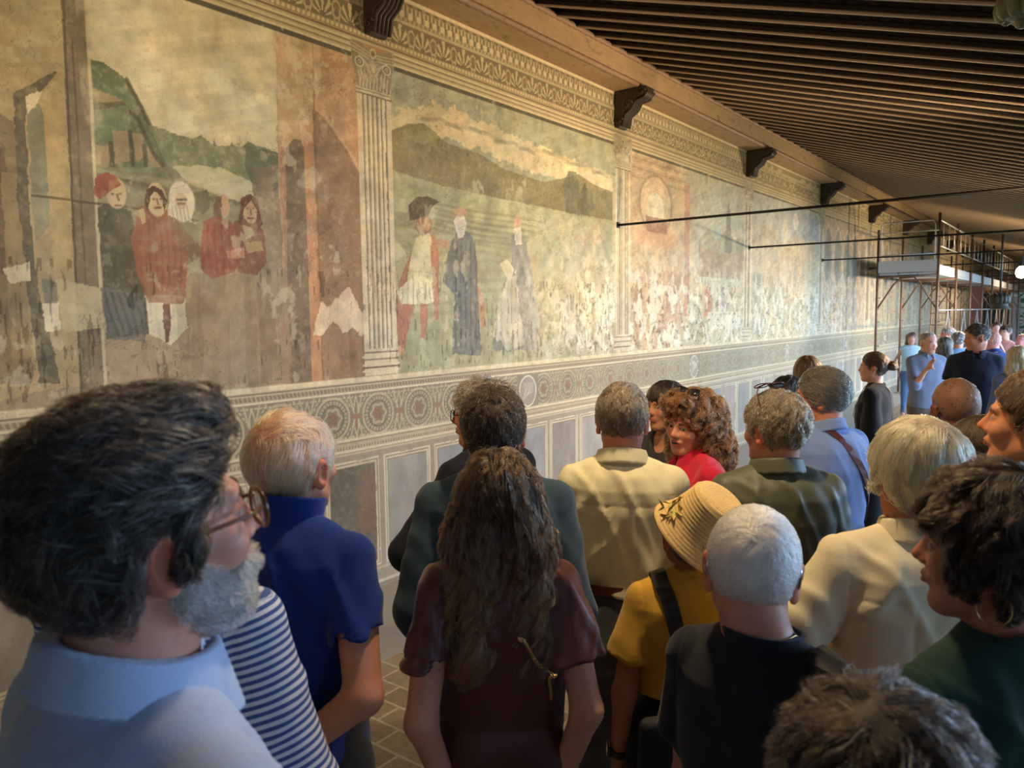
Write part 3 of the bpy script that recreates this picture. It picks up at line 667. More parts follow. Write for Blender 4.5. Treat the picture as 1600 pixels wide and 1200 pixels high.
o = MB().box((5.6, -10, -.1), (26, 42, -.03)).build('ground_garden', mat('lawn', (.12, .22, .08), .9, noise=.2)); tag(o, kind='structure')
# wall behind the camera
o = MB().box((-.3, -3.3, 0), (6.2, -3, 5)).build('wall_back', wplas); tag(o, kind='structure')
# ------------------------------------------------------------------ warm floodlights clamped to the tie rods and rafters; the last two are added, unseen
black = mat('black_metal', (.02, .02, .02), .4, metal=.3)
lens = mat('lit_lens', (1.0, .86, .60), emit=60)
def floodlight(loc, target, watts, ang, label, zt=2.855):
    t = empty('floodlight', loc); tag(t, label, 'lamp')
    d = Vector(target)-Vector(loc); R = np.array(d.to_track_quat('-Z', 'Y').to_matrix())
    ring = lambda r, z: [tuple(R@np.array([r*math.cos(a), r*math.sin(a), z])) for a in np.linspace(0, 2*math.pi, 25)[:-1]]
    q = MB(); V = ring(.10, -.02)+ring(.105, .01)+ring(.06, .08); n_ = 24; q.add(V, [(i*n_+k, i*n_+(k+1) % n_, (i+1)*n_+(k+1) % n_, (i+1)*n_+k) for i in range(2) for k in range(n_)]+[tuple(range(2*n_, 3*n_)), tuple(range(n_-1, -1, -1))]); q.build('housing', black, t)
    q = MB(); V = ring(.095, -.021)+ring(.06, -.038)+ring(.02, -.044); q.add(V, [(i*n_+k, i*n_+(k+1) % n_, (i+1)*n_+(k+1) % n_, (i+1)*n_+k) for i in range(2) for k in range(n_)]+[tuple(range(2*n_, 3*n_)), tuple(range(n_-1, -1, -1))]); q.build('lens', lens, t, True)
    MB().tube([(0,0,.05*R[2][2]), (0,.0,zt-loc[2])], .008, 6).build('clamp', black, t)
    n = np.array(d.normalized())
    s = spot('flood_beam', tuple(np.array(loc)+n*.05), tuple(n), WARM, watts, ang, .9, .07); s.parent = None
floodlight((3.075, 14.7, 2.52), (.2, 9.0, 2.7), 900, 120, 'bright warm floodlight hanging from a tie rod near the right edge')
floodlight((4.35, 7.14, 2.52), (0, 6.2, 2.8), 1000, 125, 'warm floodlight clamped on the nearest tie rod, outside the view')
floodlight((3.0, .5, 3.45), (0, 2.6, 2.9), 240, 140, 'warm floodlight on a rafter above the nearest visitors', roofz(3.0)+.01)
floodlight((3.05, 1.95, 3.48), (3.1, 2.2, 0), 190, 155, 'warm floodlight on a rafter above the middle of the crowd', roofz(3.05)+.01)
floodlight((4.3, 18.4, 2.52), (0, 19.0, 2.2), 800, 155, 'added unseen floodlight brightening the wall beside the scaffolding')  # added out of view to lift the dark wall past the hanging lamp
floodlight((4.3, 29.3, 2.52), (0, 31, 2.2), 800, 155, 'added unseen floodlight brightening the wall near the far end')  # another added lamp, unseen, brightening the far stretch of wall
# ------------------------------------------------------------------ smooth bodies from distance fields, meshed with surface nets
F32 = np.float32
def Rz(a): c, s = math.cos(a), math.sin(a); return np.array([[c,-s,0],[s,c,0],[0,0,1.]])
def Rx(a): c, s = math.cos(a), math.sin(a); return np.array([[1.,0,0],[0,c,-s],[0,s,c]])
def Ry(a): c, s = math.cos(a), math.sin(a); return np.array([[c,0,s],[0,1.,0],[-s,0,c]])
def smin(a, b, k):
    if k <= 0: return np.minimum(a, b)
    h = np.clip(k - np.abs(a-b), 0, None) / k; return np.minimum(a, b) - h*h*k*.25
def smax(a, b, k): return -smin(-a, -b, k)
def d_cone(P, a, b, ra, rb, sx=None):
    X, Y, Z = P; ab = [b[i]-a[i] for i in range(3)]; L2 = sum(q*q for q in ab) + 1e-12
    t = np.clip(((X-a[0])*ab[0] + (Y-a[1])*ab[1] + (Z-a[2])*ab[2]) / L2, 0, 1)
    x = X-a[0]-t*ab[0]; y = Y-a[1]-t*ab[1]; z = Z-a[2]-t*ab[2]
    return np.sqrt(x*x + y*y + z*z) - (ra + t*(rb-ra))
def d_ell(P, c, r, R=None):
    X, Y, Z = P; x = X-c[0]; y = Y-c[1]; z = Z-c[2]
    if R is not None:
        x, y, z = (R[0][0]*x+R[1][0]*y+R[2][0]*z, R[0][1]*x+R[1][1]*y+R[2][1]*z, R[0][2]*x+R[1][2]*y+R[2][2]*z)
    a = x/r[0]; b = y/r[1]; d = z/r[2]; k0 = np.sqrt(a*a+b*b+d*d)
    a = a/r[0]; b = b/r[1]; d = d/r[2]; k1 = np.sqrt(a*a+b*b+d*d) + 1e-9
    return k0*(k0-1)/k1
def d_stack(P, tab, pw=2.3):
    """tab rows: z, half width, half depth, centre y; a soft super-elliptic column"""
    X, Y, Z = P; zs = [r[0] for r in tab]
    a = np.interp(Z, zs, [r[1] for r in tab]); b = np.interp(Z, zs, [r[2] for r in tab]); cy = np.interp(Z, zs, [r[3] for r in tab]); cx = np.interp(Z, zs, [r[4] if len(r) > 4 else 0 for r in tab])
    x = np.abs(X-cx)/a; y = np.abs(Y-cy)/b; k0 = (x**pw + y**pw)**(1/pw); k1 = np.sqrt((x/a)**2 + (y/b)**2) + 1e-6
    d = k0*(k0-1)/k1; d = np.where(k0 < .3, -.7*np.minimum(a, b), d)
    return smax(d, np.maximum(Z-zs[-1], zs[0]-Z), .03)
def d_poly2(u, v, P):
    d = np.full(u.shape, 1e9, F32); s = np.ones(u.shape, F32); n = len(P)
    for i in range(n):
        a = P[i]; b = P[i-1]; ex = b[0]-a[0]; ey = b[1]-a[1]; wx = u-a[0]; wy = v-a[1]
        t = np.clip((wx*ex+wy*ey)/(ex*ex+ey*ey+1e-12), 0, 1); d = np.minimum(d, (wx-ex*t)**2+(wy-ey*t)**2)
        c1 = v >= a[1]; c2 = v < b[1]; c3 = ex*wy > ey*wx
        s = np.where((c1 & c2 & c3) | (~c1 & ~c2 & ~c3), -s, s)
    return s*np.sqrt(d)
def to_loc(P, R, c):
    X, Y, Z = P; x = X-c[0]; y = Y-c[1]; z = Z-c[2]
    return (R[0][0]*x+R[1][0]*y+R[2][0]*z, R[0][1]*x+R[1][1]*y+R[2][1]*z, R[0][2]*x+R[1][2]*y+R[2][2]*z)
def axis(lo, hi, hc, zones=()):
    out = []; t = lo
    while t < hi:
        out.append(t); h = hc
        for a, b, hf in zones:
            g = max(a-t, t-b, 0); h = min(h, hf + g*.25)
        t += h
    out.append(hi); return np.array(out, F32)
def polygonize(fn, xs, ys, zs, B=8, lip=1.25):
    nx, ny_, nz_ = len(xs), len(ys), len(zs)
    D = np.full((nx, ny_, nz_), 1., F32)
    bx = list(range(0, nx-1, B)); by = list(range(0, ny_-1, B)); bz = list(range(0, nz_-1, B))
    def cen(ax, b): return np.array([(ax[i]+ax[min(i+B, len(ax)-1)])/2 for i in b]), np.array([(ax[min(i+B, len(ax)-1)]-ax[i])/2 for i in b])
    (cx, hx), (cy, hy), (cz, hz) = cen(xs, bx), cen(ys, by), cen(zs, bz)
    CX, CY, CZ = np.meshgrid(cx, cy, cz, indexing='ij'); HX, HY, HZ = np.meshgrid(hx, hy, hz, indexing='ij')
    d = fn((CX.ravel().astype(F32), CY.ravel().astype(F32), CZ.ravel().astype(F32))).reshape(CX.shape); rad = np.sqrt(HX**2+HY**2+HZ**2)*lip + .004
    act = np.argwhere(np.abs(d) < rad)
    ins = np.argwhere(d <= -rad)
    for a, b, c in ins: D[bx[a]:bx[a]+B+1, by[b]:by[b]+B+1, bz[c]:bz[c]+B+1] = -1.
    if len(act) == 0: return np.zeros((0, 3)), np.zeros((0, 4), int)
    o = np.arange(B+1)
    for s in range(0, len(act), 1500):
        A = act[s:s+1500]
        IX = np.minimum(np.array(bx)[A[:,0]][:, None]+o, nx-1); IY = np.minimum(np.array(by)[A[:,1]][:, None]+o, ny_-1); IZ = np.minimum(np.array(bz)[A[:,2]][:, None]+o, nz_-1)
        I = np.broadcast_to(IX[:, :, None, None], (len(A), B+1, B+1, B+1)); J = np.broadcast_to(IY[:, None, :, None], I.shape); K = np.broadcast_to(IZ[:, None, None, :], I.shape)
        v = fn((xs[I].ravel(), ys[J].ravel(), zs[K].ravel())); D[I.ravel(), J.ravel(), K.ravel()] = v
    S = D < 0
    c = np.zeros((nx-1, ny_-1, nz_-1), np.int8)
    for i in (0, 1):
        for j in (0, 1):
            for k in (0, 1): c += S[i:nx-1+i, j:ny_-1+j, k:nz_-1+k]
    cell = np.argwhere((c > 0) & (c < 8)); n = len(cell)
    acc = np.zeros((n, 3)); cnt = np.zeros(n); i, j, k = cell.T
    XS = (xs, ys, zs)
    for ax in range(3):
        for u in (0, 1):
            for v in (0, 1):
                o0 = [0, 0, 0]; o1 = [0, 0, 0]; ot = [q for q in range(3) if q != ax]; o0[ot[0]] = u; o0[ot[1]] = v; o1[:] = o0; o1[ax] = 1
                a = D[i+o0[0], j+o0[1], k+o0[2]]; b = D[i+o1[0], j+o1[1], k+o1[2]]; m = (a < 0) != (b < 0)
                t = np.where(m, a/(a-b+1e-20), 0)
                idx = (i, j, k)
                for q in range(3):
                    p0 = XS[q][idx[q]+o0[q]]; p1 = XS[q][idx[q]+o1[q]]; acc[:, q] += np.where(m, p0+t*(p1-p0), 0)
                cnt += m
    V = acc/np.maximum(cnt, 1)[:, None]
    ID = np.full(c.shape, -1, np.int32); ID[i, j, k] = np.arange(n)
    Q = []
    for ax in range(3):
        sl0 = [slice(None)]*3; sl1 = [slice(None)]*3; sl0[ax] = slice(0, -1); sl1[ax] = slice(1, None)
        a = S[tuple(sl0)]; b = S[tuple(sl1)]; e = np.argwhere(a != b); o1, o2 = [q for q in range(3) if q != ax]
        ok = (e[:, o1] > 0) & (e[:, o2] > 0) & (e[:, o1] < c.shape[o1]) & (e[:, o2] < c.shape[o2]) & (e[:, ax] < c.shape[ax]); e = e[ok]
        def g(d1, d2):
            q = e.copy(); q[:, o1] -= d1; q[:, o2] -= d2; return ID[q[:, 0], q[:, 1], q[:, 2]]
        q = np.stack([g(1, 1), g(0, 1), g(0, 0), g(1, 0)], 1); fl = a[e[:, 0], e[:, 1], e[:, 2]]
        if ax == 1: fl = ~fl
        q[~fl] = q[~fl][:, ::-1]; Q.append(q)
    Q = np.concatenate(Q); Q = Q[(Q >= 0).all(1)]
    return V, Q
def folds(P, seed, amp, sc=1., n=6, aniso=(1, 1, .5)):
    """soft ridged creases running in a few directions, gathered in patches"""
    r = np.random.RandomState(seed); X, Y, Z = P; s = 0
    for i in range(n):
        k = r.normal(size=3)*np.array(aniso); k = k/np.linalg.norm(k)*(13+9*i)*sc
        wx = .9*np.sin(X*(5+2*i)+Z*6+seed+i)+.6*np.sin(Z*13*sc-Y*9+2*i)
        ph = X*k[0]+Y*k[1]+Z*k[2]+r.rand()*6.28+wx; q = np.sin(ph*.5)
        ms = .5+.5*np.sin(X*r.normal()*9+Z*r.normal()*9+Y*5+r.rand()*6.28)
        s = s + (np.exp(-(q/.38)**2)*1.25-.45)*ms*(.75 if i < 2 else 1)/(1+.28*i)
    return amp*s
# ------------------------------------------------------------------ head in its own frame: x right, y to the face, z up; metres, origin between the ears
def head_prims(P, q):
    fem = q.get('fem', 0); jw = q.get('jaw', 1.); 
    d = d_ell(P, (0, -.012, .030), (.0755, .098, .088))
    d = smin(d, d_ell(P, (0, .034, -.034), (.058*jw, .060, .084)), .03)
    X, Y, Z = P; aP = (np.abs(X), Y, Z)
    d = smin(d, d_cone(aP, (.046*jw, .008, -.062), (.020, .062, -.098), .022, .016), .03)
    d = smin(d, d_ell(P, (0, .072, -.100), (.022, .018, .016)), .02)
    d = smin(d, d_cone(aP, (.012, .088, .020), (.040, .076, .022), .009, .010), .012)
    d = smax(d, -d_ell(aP, (.031, .100, .001), (.019, .018, .014)), .014)
    d = smin(d, d_ell(aP, (.040, .064, -.026), (.024, .022, .022)), .02)
    d = smin(d, d_ell(aP, (.031, .0758, .001), (.0140, .0138, .0120)), .003)
    nl = q.get('nose', 1.)
    d = smin(d, d_cone(P, (0, .090, .010), (0, .086+.022*nl, -.025), .007, .0100), .012)
    d = smin(d, d_ell(P, (0, .096, -.024), (.013, .018, .010)), .008)
    d = smin(d, d_ell(aP, (.011, .096, -.032), (.0075, .010, .007)), .005)
    d = smin(d, d_ell(P, (0, .086, -.058), (.026, .014, .012)), .012)
    d = smin(d, d_ell(P, (0, .0965, -.0545), (.021, .007, .0048)), .004)
    d = smin(d, d_ell(P, (0, .0955, -.0655), (.018, .008, .0058)), .004)
    mo = q.get('mouth', .0)
    if mo: d = smax(d, -d_ell(P, (0, .106, -.060), (.017, .014, mo)), .003)
    else: d = smax(d, -d_ell(P, (0, .104, -.0600), (.020, .006, .0012)), .002)
    if not q.get('noear'):
        es = q.get('ears', 1.); Re = Rz(-.42)@Ry(.12)
        dl = d_ell(aP, (.0815, -.014, -.010), (.0075, .0195*es, .0325*es), Re)
        dl = smax(dl, -d_ell(aP, (.0905, -.008, -.012), (.009, .0105*es, .020*es), Re), .004)
        dl = smin(dl, d_ell(aP, (.0815, .000, -.012), (.006, .007, .009), Re), .004)
        dl = smin(dl, d_ell(aP, (.078, -.006, -.038), (.007, .010, .010)), .008)
        d = smin(d, dl, .004)
    return d
def skull(P, t=0.):
    d = d_ell(P, (0, -.012, .030), (.0755+t, .098+t, .088+t))
    return smin(d, d_ell(P, (0, .020, -.030), (.060+t, .062+t, .070+t)), .04)
HAIR_POLY = {   # side profile (y, z) of the region that carries hair
 'short':  [(.088,.062),(.075,.085),(.06,.15),(-.16,.15),(-.16,-.04),(-.098,-.082),(-.060,-.075),(-.040,-.050),(-.032,-.006),(-.012,.024),(.010,.020),(.020,-.014),(.030,-.012),(.038,.020),(.062,.030)],
 'receding':[(.060,.080),(.05,.15),(-.16,.15),(-.16,-.04),(-.098,-.082),(-.060,-.075),(-.040,-.050),(-.032,-.006),(-.012,.024),(.010,.018),(.018,-.014),(.028,-.012),(.030,.028),(.040,.050)],
 'fuzz':   [(.064,.080),(.05,.15),(-.16,.15),(-.16,-.04),(-.098,-.080),(-.060,-.070),(-.040,-.040),(-.032,-.002),(-.012,.024),(.010,.018),(.022,.0),(.030,.028),(.045,.055)],
 'full':   [(.092,.050),(.080,.085),(.06,.16),(-.18,.16),(-.18,-.06),(-.110,-.13),(-.050,-.12),(-.020,-.08),(.000,-.035),(.022,-.025),(.036,.010),(.062,.030)],
 'cover':  [(.094,.046),(.080,.085),(.06,.18),(-.20,.18),(-.20,-.16),(-.03,-.16),(.028,-.10),(.030,-.03),(.040,.012),(.066,.028)],
}
def curlvec(g, v):
    v = v - g*(v*g).sum(1, keepdims=True); return v/(np.linalg.norm(v, axis=1, keepdims=True)+1e-9)
def grad(fn, p, e=.003):
    g = np.empty_like(p)
    for i in range(3):
        a = p.copy(); a[:, i] += e; b = p.copy(); b[:, i] -= e; g[:, i] = fn(tuple(a.T)) - fn(tuple(b.T))
    return g/(np.linalg.norm(g, axis=1, keepdims=True)+1e-9)
def hair_mat(name, col, rough=.3, var=.35, grey=0., tips=None):
    if name in MATS: return MATS[name]
    m = bpy.data.materials.new(name); m.use_nodes = True; N = m.node_tree.nodes; L = m.node_tree.links; MATS[name] = m
    N.remove(N['Principled BSDF']); b = N.new('ShaderNodeBsdfHairPrincipled'); b.parametrization = 'COLOR'
    L.new(b.outputs[0], N['Material Output'].inputs[0])
    b.inputs['Roughness'].default_value = rough; b.inputs['Radial Roughness'].default_value = .5; b.inputs['Coat'].default_value = .0
    h = N.new('ShaderNodeHairInfo'); r = N.new('ShaderNodeValToRGB'); L.new(h.outputs['Random'], r.inputs[0])
    c = np.array(col); r.color_ramp.elements[0].color = (*(c*(1-var)), 1); r.color_ramp.elements[1].color = (*np.minimum(c*(1+var), .95), 1)
    if grey:
        r.color_ramp.elements[1].position = 1-grey-.02; e = r.color_ramp.elements.new(1-grey); e.color = (.62, .60, .56, 1)
    src = r.outputs[0]
    if tips:      # lighter lengths below a dark crown: (z from, z to, factor top, factor bottom)
        g = N.new('ShaderNodeNewGeometry'); sp = N.new('ShaderNodeSeparateXYZ'); L.new(g.outputs['Position'], sp.inputs[0]); mr = N.new('ShaderNodeMapRange')
        for q_, v_ in zip((1, 2, 3, 4), tips): mr.inputs[q_].default_value = v_
        L.new(sp.outputs['Z'], mr.inputs[0]); vm = N.new('ShaderNodeVectorMath'); vm.operation = 'SCALE'; L.new(src, vm.inputs[0]); L.new(mr.outputs[0], vm.inputs['Scale']); src = vm.outputs[0]
    L.new(src, b.inputs['Color']); return m
def strands(name, parent, fn, roots, dirf, mat_, n_child, length, steps=8, lift=(.002, .004), rad=.0005, spread=.006, clump=.5, wave=0., wf=40., jit=.15, seed=1, lvar=.3, gdiv=9, wz=None):
    r = np.random.RandomState(seed); G = max(60, n_child//gdiv)
    g0 = roots[r.randint(0, len(roots), G)].astype(float); path = [g0]; p = g0; L = length*(1-lvar*r.rand(G))[:, None]
    if callable(length): pass
    bias = r.normal(size=(G, 3))*jit
    for s in range(steps-1):
        g = grad(fn, p); v = dirf(p, s/(steps-1)) + bias; v = curlvec(g, v)
        p = p + v*L/(steps-1); off = lift[0] + (lift[1]-lift[0])*s/(steps-1)
        d = fn(tuple(p.T)); p = p - g*(np.clip(d-off, -.02, .02)*.85)[:, None]; path.append(p)
    path = np.stack(path, 1)                                     # G, steps, 3
    gi = r.randint(0, G, n_child); base = path[gi].copy(); t = np.linspace(0, 1, steps)[None, :, None]
    g = grad(fn, base[:, 0]); 
    o = r.normal(size=(n_child, 3)); o = o - g*(o*g).sum(1, keepdims=True); o = o*spread
    base += o[:, None, :]*(1 - clump*t)
    # settle the roots back on the surface
    for q in range(steps):
        pp = base[:, q]; d = fn(tuple(pp.T)); gg = grad(fn, pp) if q in (0, steps//2) else gg; off = (lift[0]+(lift[1]-lift[0])*q/(steps-1))*(.2+1.1*r.rand(n_child)) if q else 0
        base[:, q] = pp - gg*(np.clip(d-off, -.02, .02 if q == 0 else .004)*.8)[:, None]
    if wave:
        ph = r.rand(G)[gi]*6.28 + .5*r.rand(n_child); T = np.linspace(0, 1, steps)[None, :]
        tang = np.diff(base, axis=1, append=base[:, -1:]); tang[:, -1] = tang[:, -2]; tang /= np.linalg.norm(tang, axis=2, keepdims=True)+1e-9
        side = np.cross(tang, np.broadcast_to(g[:, None, :], tang.shape)); am = wave*np.minimum(T*2.2, 1)*(.6+.6*r.rand(n_child))[:, None]
        if wz: am = am*np.clip((wz[0]-base[:, :, 2])/wz[1], .08, 1.)
        th = ph[:, None] + wf*T*length*(.85+.3*r.rand(G)[gi])[:, None]
        base += side*(am*np.sin(th))[..., None] + np.broadcast_to(g[:, None, :], tang.shape)*(am*.6*np.cos(th))[..., None]
    cu = bpy.data.hair_curves.new(name); cu.add_curves([steps]*n_child)
    cu.attributes['position'].data.foreach_set('vector', np.ascontiguousarray(base.reshape(-1, 3), F32).ravel())
    a = cu.attributes.get('radius') or cu.attributes.new('radius', 'FLOAT', 'POINT')
    T = np.linspace(0, 1, steps); a.data.foreach_set('value', np.tile(rad*(1-.75*T**3), n_child).astype(F32))
    cu.materials.append(mat_); ob = bpy.data.objects.new(name, cu); link(ob, parent); return ob

# ------------------------------------------------------------------ people
skinm = mat('skin', attr='Col', rough=.48, noise=.10, nscale=60, bump=.008, bscale=220, spec=.4, sss=.12)
def ipose(pose, s):
    """arm directions (upper, fore) for the side s"""
    D = dict(down=((.13*s,-.06,-1),(.06*s,.22,-1)), behind=((.30*s,-.42,-.95),(-.80*s,-.30,-.62)), folded=((.12*s,.20,-1),(-.85*s,.62,.12)),
             chin=((.10*s,.45,-.85),(-.25*s,.55,.85)), phone=((.15*s,.75,-.6),(-.15*s,.65,.8)), phonelow=((.1*s,.25,-1),(-.35*s,1,.35)), hip=((.45*s,-.25,-.95),(-.2*s,.45,-.9)),
             pocket=((.28*s,-.22,-.95),(-.12*s,.38,-.95)), hold=((.1*s,.15,-1),(-.25*s,1,-.15)), grip=((.16*s,-.30,-.95),(-.30*s,.15,-.95)))
    a, b = D[pose] if isinstance(pose, str) else pose
    a = np.array(a, float); b = np.array(b, float); return a/np.linalg.norm(a), b/np.linalg.norm(b)
def hand_prims(P, w, fd, pn, s, sc, curl):
    """w wrist, fd forearm direction, pn palm normal, s side"""
    fd = fd/np.linalg.norm(fd); pn = pn-fd*(pn@fd); pn /= np.linalg.norm(pn); sd = np.cross(fd, pn)*s
    R = np.stack([sd, fd, pn], 1); Q = to_loc(P, R, w)
    d = d_ell(Q, (0, .045*sc, 0), (.042*sc, .055*sc, .017*sc)); d = smin(d, d_ell(Q, (0, .075*sc, 0), (.040*sc, .022*sc, .014*sc)), .012)
    for k, (x, l) in enumerate(((-.030,.066),(-.010,.076),(.011,.071),(.030,.056))):
        p = np.array([x, .088, 0.])*sc; a = curl[0]*.6
        for j, (fr, r) in enumerate(((.45,.0092),(.32,.0084),(.26,.0075))):
            n = p + np.array([x*.18, math.cos(a), math.sin(a)])*l*fr*sc; d = smin(d, d_cone(Q, p, n, r*sc, (r-.0006)*sc), .003); p = n; a += curl[0]
    p = np.array([-.032, .022, .006])*sc; a = np.array([-.035, .032, .016+.01*curl[1]])*sc; b = a + np.array([-.006+.022*curl[1], .028, .014+.008*curl[1]])*sc
    d = smin(d, d_cone(Q, p, p+a, .016*sc, .0115*sc), .012); return smin(d, d_cone(Q, p+a, p+b, .011*sc, .009*sc), .004)
TORSO = {   # z, half width, half depth, centre y (fractions of height)
 'm': [(.455,.085,.062,0),(.50,.097,.070,-.004),(.56,.094,.064,0),(.62,.088,.060,.004),(.70,.095,.066,.002),(.76,.099,.064,-.004),(.805,.088,.054,-.010),(.840,.052,.040,-.012)],
 'w': [(.455,.090,.066,0),(.50,.105,.074,-.006),(.55,.100,.066,0),(.62,.078,.052,.004),(.70,.086,.062,.006),(.755,.088,.062,0),(.802,.078,.048,-.008),(.835,.045,.036,-.010)]}
def person(name, px, pyt, dep, yaw, label, q):
    """stands on the floor below the picture point of the crown; yaw 0 looks away from the camera, + turns to the right"""
    top = at_depth(px, pyt, dep); H = float(top[2]) - q.get('hairtop', .012)
    bx = q.get('bx')                     # body centre may sit beside the crown (lean)
    vd = ray(px, pyt); az = math.atan2(vd[1], vd[0]); rz = az - math.pi/2 - R_(yaw)
    Rw = Rz(rz); hyaw, hpitch, hroll = [R_(t) for t in q.get('head', (0, 0, 0))]
    lx, ly = q.get('lean', (0, 0)); fem = q.get('fem', 0); sc = q.get('hs', 1.)*(.94 if fem else 1.)*(.55+.45*H/1.75)
    Rh = Rz(-hyaw)@Rx(hpitch)@Ry(hroll); hc = np.array([lx, .012+ly, H - .1205*sc - .004])
    org = np.array([top[0], top[1], 0.]) - Rw@np.array([lx, ly, 0.]); 
    bw = q.get('bw', 1.); bd = q.get('bd', bw); TS = TORSO['w' if fem else 'm']
    tab = [(z*H, a*H*bw, b*H*bd, cy*H) for z, a, b, cy in TS]
    sw = q.get('sw', .0935 if not fem else .086)*H*(.5+.5*bw); sh = {}
    shz = q.get('shz', .806)*H
    nb = np.array([lx*.3, -.006*H+ly*.3, .850*H]); ar = q.get('ar', 1.)*(.86 if fem else 1.)*(.6+.4*bw)
    J = {}
    for s, key in ((1, 'R'), (-1, 'L')):
        u, f = ipose(q.get('arm'+key, 'down'), s); S = np.array([s*sw, -.008*H, shz]); E = S+u*.172*H; W = E+f*.148*H; J[key] = (S, E, W, f)
    fz = q.get('fine', .0026*dep**.85)
    fz = max(fz, .0022); hc_ = max(fz*2.0, .008)
    def arms(P, k, t0, t1, dr, key):
        S, E, W, f = J[key]; X = P
        d = d_cone(P, S, E, .0285*H*ar+dr, .0225*H*ar+dr)
        return smin(d, d_cone(P, E, W, .0220*H*ar+dr, .0145*H*ar+dr), .02)
    hipw = .052*H*bw
    def legs(P, dr):
        X, Y, Z = P; aP = (np.abs(X), Y, Z); d = d_cone(aP, (hipw, 0, .50*H), (hipw+.004, .01, .275*H), .048*H*bw+dr, .033*H+dr)
        return smin(d, d_cone(aP, (hipw+.004, .01, .275*H), (hipw+.01, -.01, .045*H), .031*H+dr, .021*H+dr), .02)
    def body(P):
        X, Y, Z = P
        d = d_stack(P, [(z, a-.012, b-.012, c) for z, a, b, c in tab])
        for s, key in ((1, 'R'), (-1, 'L')):
            S = J[key][0]; d = smin(d, d_cone(P, nb-np.array([0, 0, .012]), S+np.array([0, 0, .004]), .027*H, .022*H), .03)
            d = smin(d, arms(P, .03, 0, 1, 0, key), .02)
            W = J[key][2]; f = J[key][3]
            pn = np.array(q.get('palm'+key, (-s, .0, .0)), float); d = smin(d, hand_prims(P, W, f, pn, s, H/1.75*(.93 if fem else 1.), q.get('curl'+key, (.45, .6))), .012)
        d = smin(d, legs(P, -.004), .03); aP = (np.abs(X), Y, Z); d = smin(d, d_ell(aP, (hipw+.012, .05, .030*H), (.042, .12, .032*H)), .02)
        Qh = to_loc(P, Rh, hc); Qs = tuple(t/sc for t in Qh); dh = head_prims(Qs, q)*sc
        n0 = Rh@(np.array([0, -.020, -.055])*sc)+hc; nr = q.get('neck', .034 if not fem else .028)*H
        d = smin(d, d_cone(P, nb-np.array([0, 0, .02]), n0, nr*1.06, nr), .02)
        return smin(d, dh, .014)
    wx = [J[k][i][0] for k in 'RL' for i in (1, 2)]; wy = [J[k][i][1] for k in 'RL' for i in (1, 2)]; wz = [J[k][i][2] for k in 'RL' for i in (1, 2)]
    X0, X1 = min(min(wx)-.14, -.28), max(max(wx)+.14, .28); Y0, Y1 = min(min(wy)-.14, -.22), max(max(wy)+.14, .24); Z1 = H+.06
    hzx = [(hc[0]-.11, hc[0]+.11, fz)]; hzy = [(hc[1]-.13, hc[1]+.14, fz)]; hzz = [(hc[2]-.15, Z1, fz)]
    if q.get('finehand'):
        for k in q['finehand']:
            W = J[k][2]+J[k][3]*.08; hf = max(fz, .003)
            hzx.append((W[0]-.09, W[0]+.09, hf)); hzy.append((W[1]-.09, W[1]+.09, hf)); hzz.append((W[2]-.12, W[2]+.12, hf))
    xs, ys, zs = axis(X0, X1, hc_, hzx), axis(Y0, Y1, hc_, hzy), axis(-.005, Z1, max(hc_, .011), hzz)
    V, Q = polygonize(body, xs, ys, zs)
    # skin tones
    sk = np.array(srgb(q.get('skin', (196, 142, 112))), F32); C = np.tile(sk, (len(V), 1)); L = to_loc(tuple(V.T), Rh, hc); hx, hy, hz = [t/sc for t in L]; ax = np.abs(hx)
    inh = np.clip((hz+.13)*40, 0, 1)*(np.abs(hx) < .13)
    def put(m, col, a=1.): 
        nonlocal C; m = np.clip(m, 0, 1)[:, None]*a; C = C*(1-m)+np.asarray(col, F32)*m
    put(inh*np.clip((ax-.074)*90, 0, 1), sk*np.array([1.12, .62, .52]), .6)
    put(inh*np.clip(1-((hy-.112)**2+(hz+.028)**2+hx**2)/.0004, 0, 1), sk*np.array([1.1, .70, .62]), .6)
    put(inh*np.clip(1-np.hypot((ax-.042)/.022, (hz+.030)/.02)*.9, 0, 1)*(hy > .05), sk*np.array([1.12, .74, .66]), .5)
    put((hy > .085)*(np.clip(1-np.hypot(hx/.025, (hz+.0598)/.0125), 0, .25)*8), srgb(q.get('lips', (168, 92, 84))), .75)
    if q.get('mouth'): put((hy > .085)*(np.hypot(hx/.017, (hz+.060)/q['mouth']) < 1), (.03, .012, .01)); put((hy > .085)*(np.hypot(hx/.015, (hz+.0565)/.003) < 1), (.6, .55, .48))
    else: put((hy > .09)*(np.hypot(hx/.022, (hz+.0600)/.0014) < 1), sk*.25, .8)
    hcol = np.array(q.get('browc', (.05, .035, .025)), F32)
    put((hy > .07)*(np.abs(hz-(.021-.10*(ax-.030)**2*30)) < .0042)*(ax > .014)*(ax < .048), hcol, .8)
    ey = np.hypot((ax-.031)/.0125, (hz-.0010)/.0046); put((hy > .074)*(ey < 1), (.42, .38, .35)); 
    gx, gz = q.get('gaze', (0, 0)); put((hy > .074)*(ey < 1)*(np.hypot(hx-np.sign(hx)*.031-gx, hz-.001-gz) < .0050), (.04, .022, .012))
    put((hy > .072)*(np.abs(ey-1.12) < .16)*(hz > .0), sk*.22, .8); put((hy > .072)*(np.abs(ey-1.35) < .3), sk*.6, .45)
    put((np.hypot(ax-.0085, hz+.0375) < .0035)*(hy > .09), sk*.2, .8)
    if q.get('stubble'): put(inh*np.clip((-hz-.030)*60, 0, 1)*np.clip((hy-.0)*40, 0, 1)*(ax < .075), sk*.45+.02, q['stubble'])
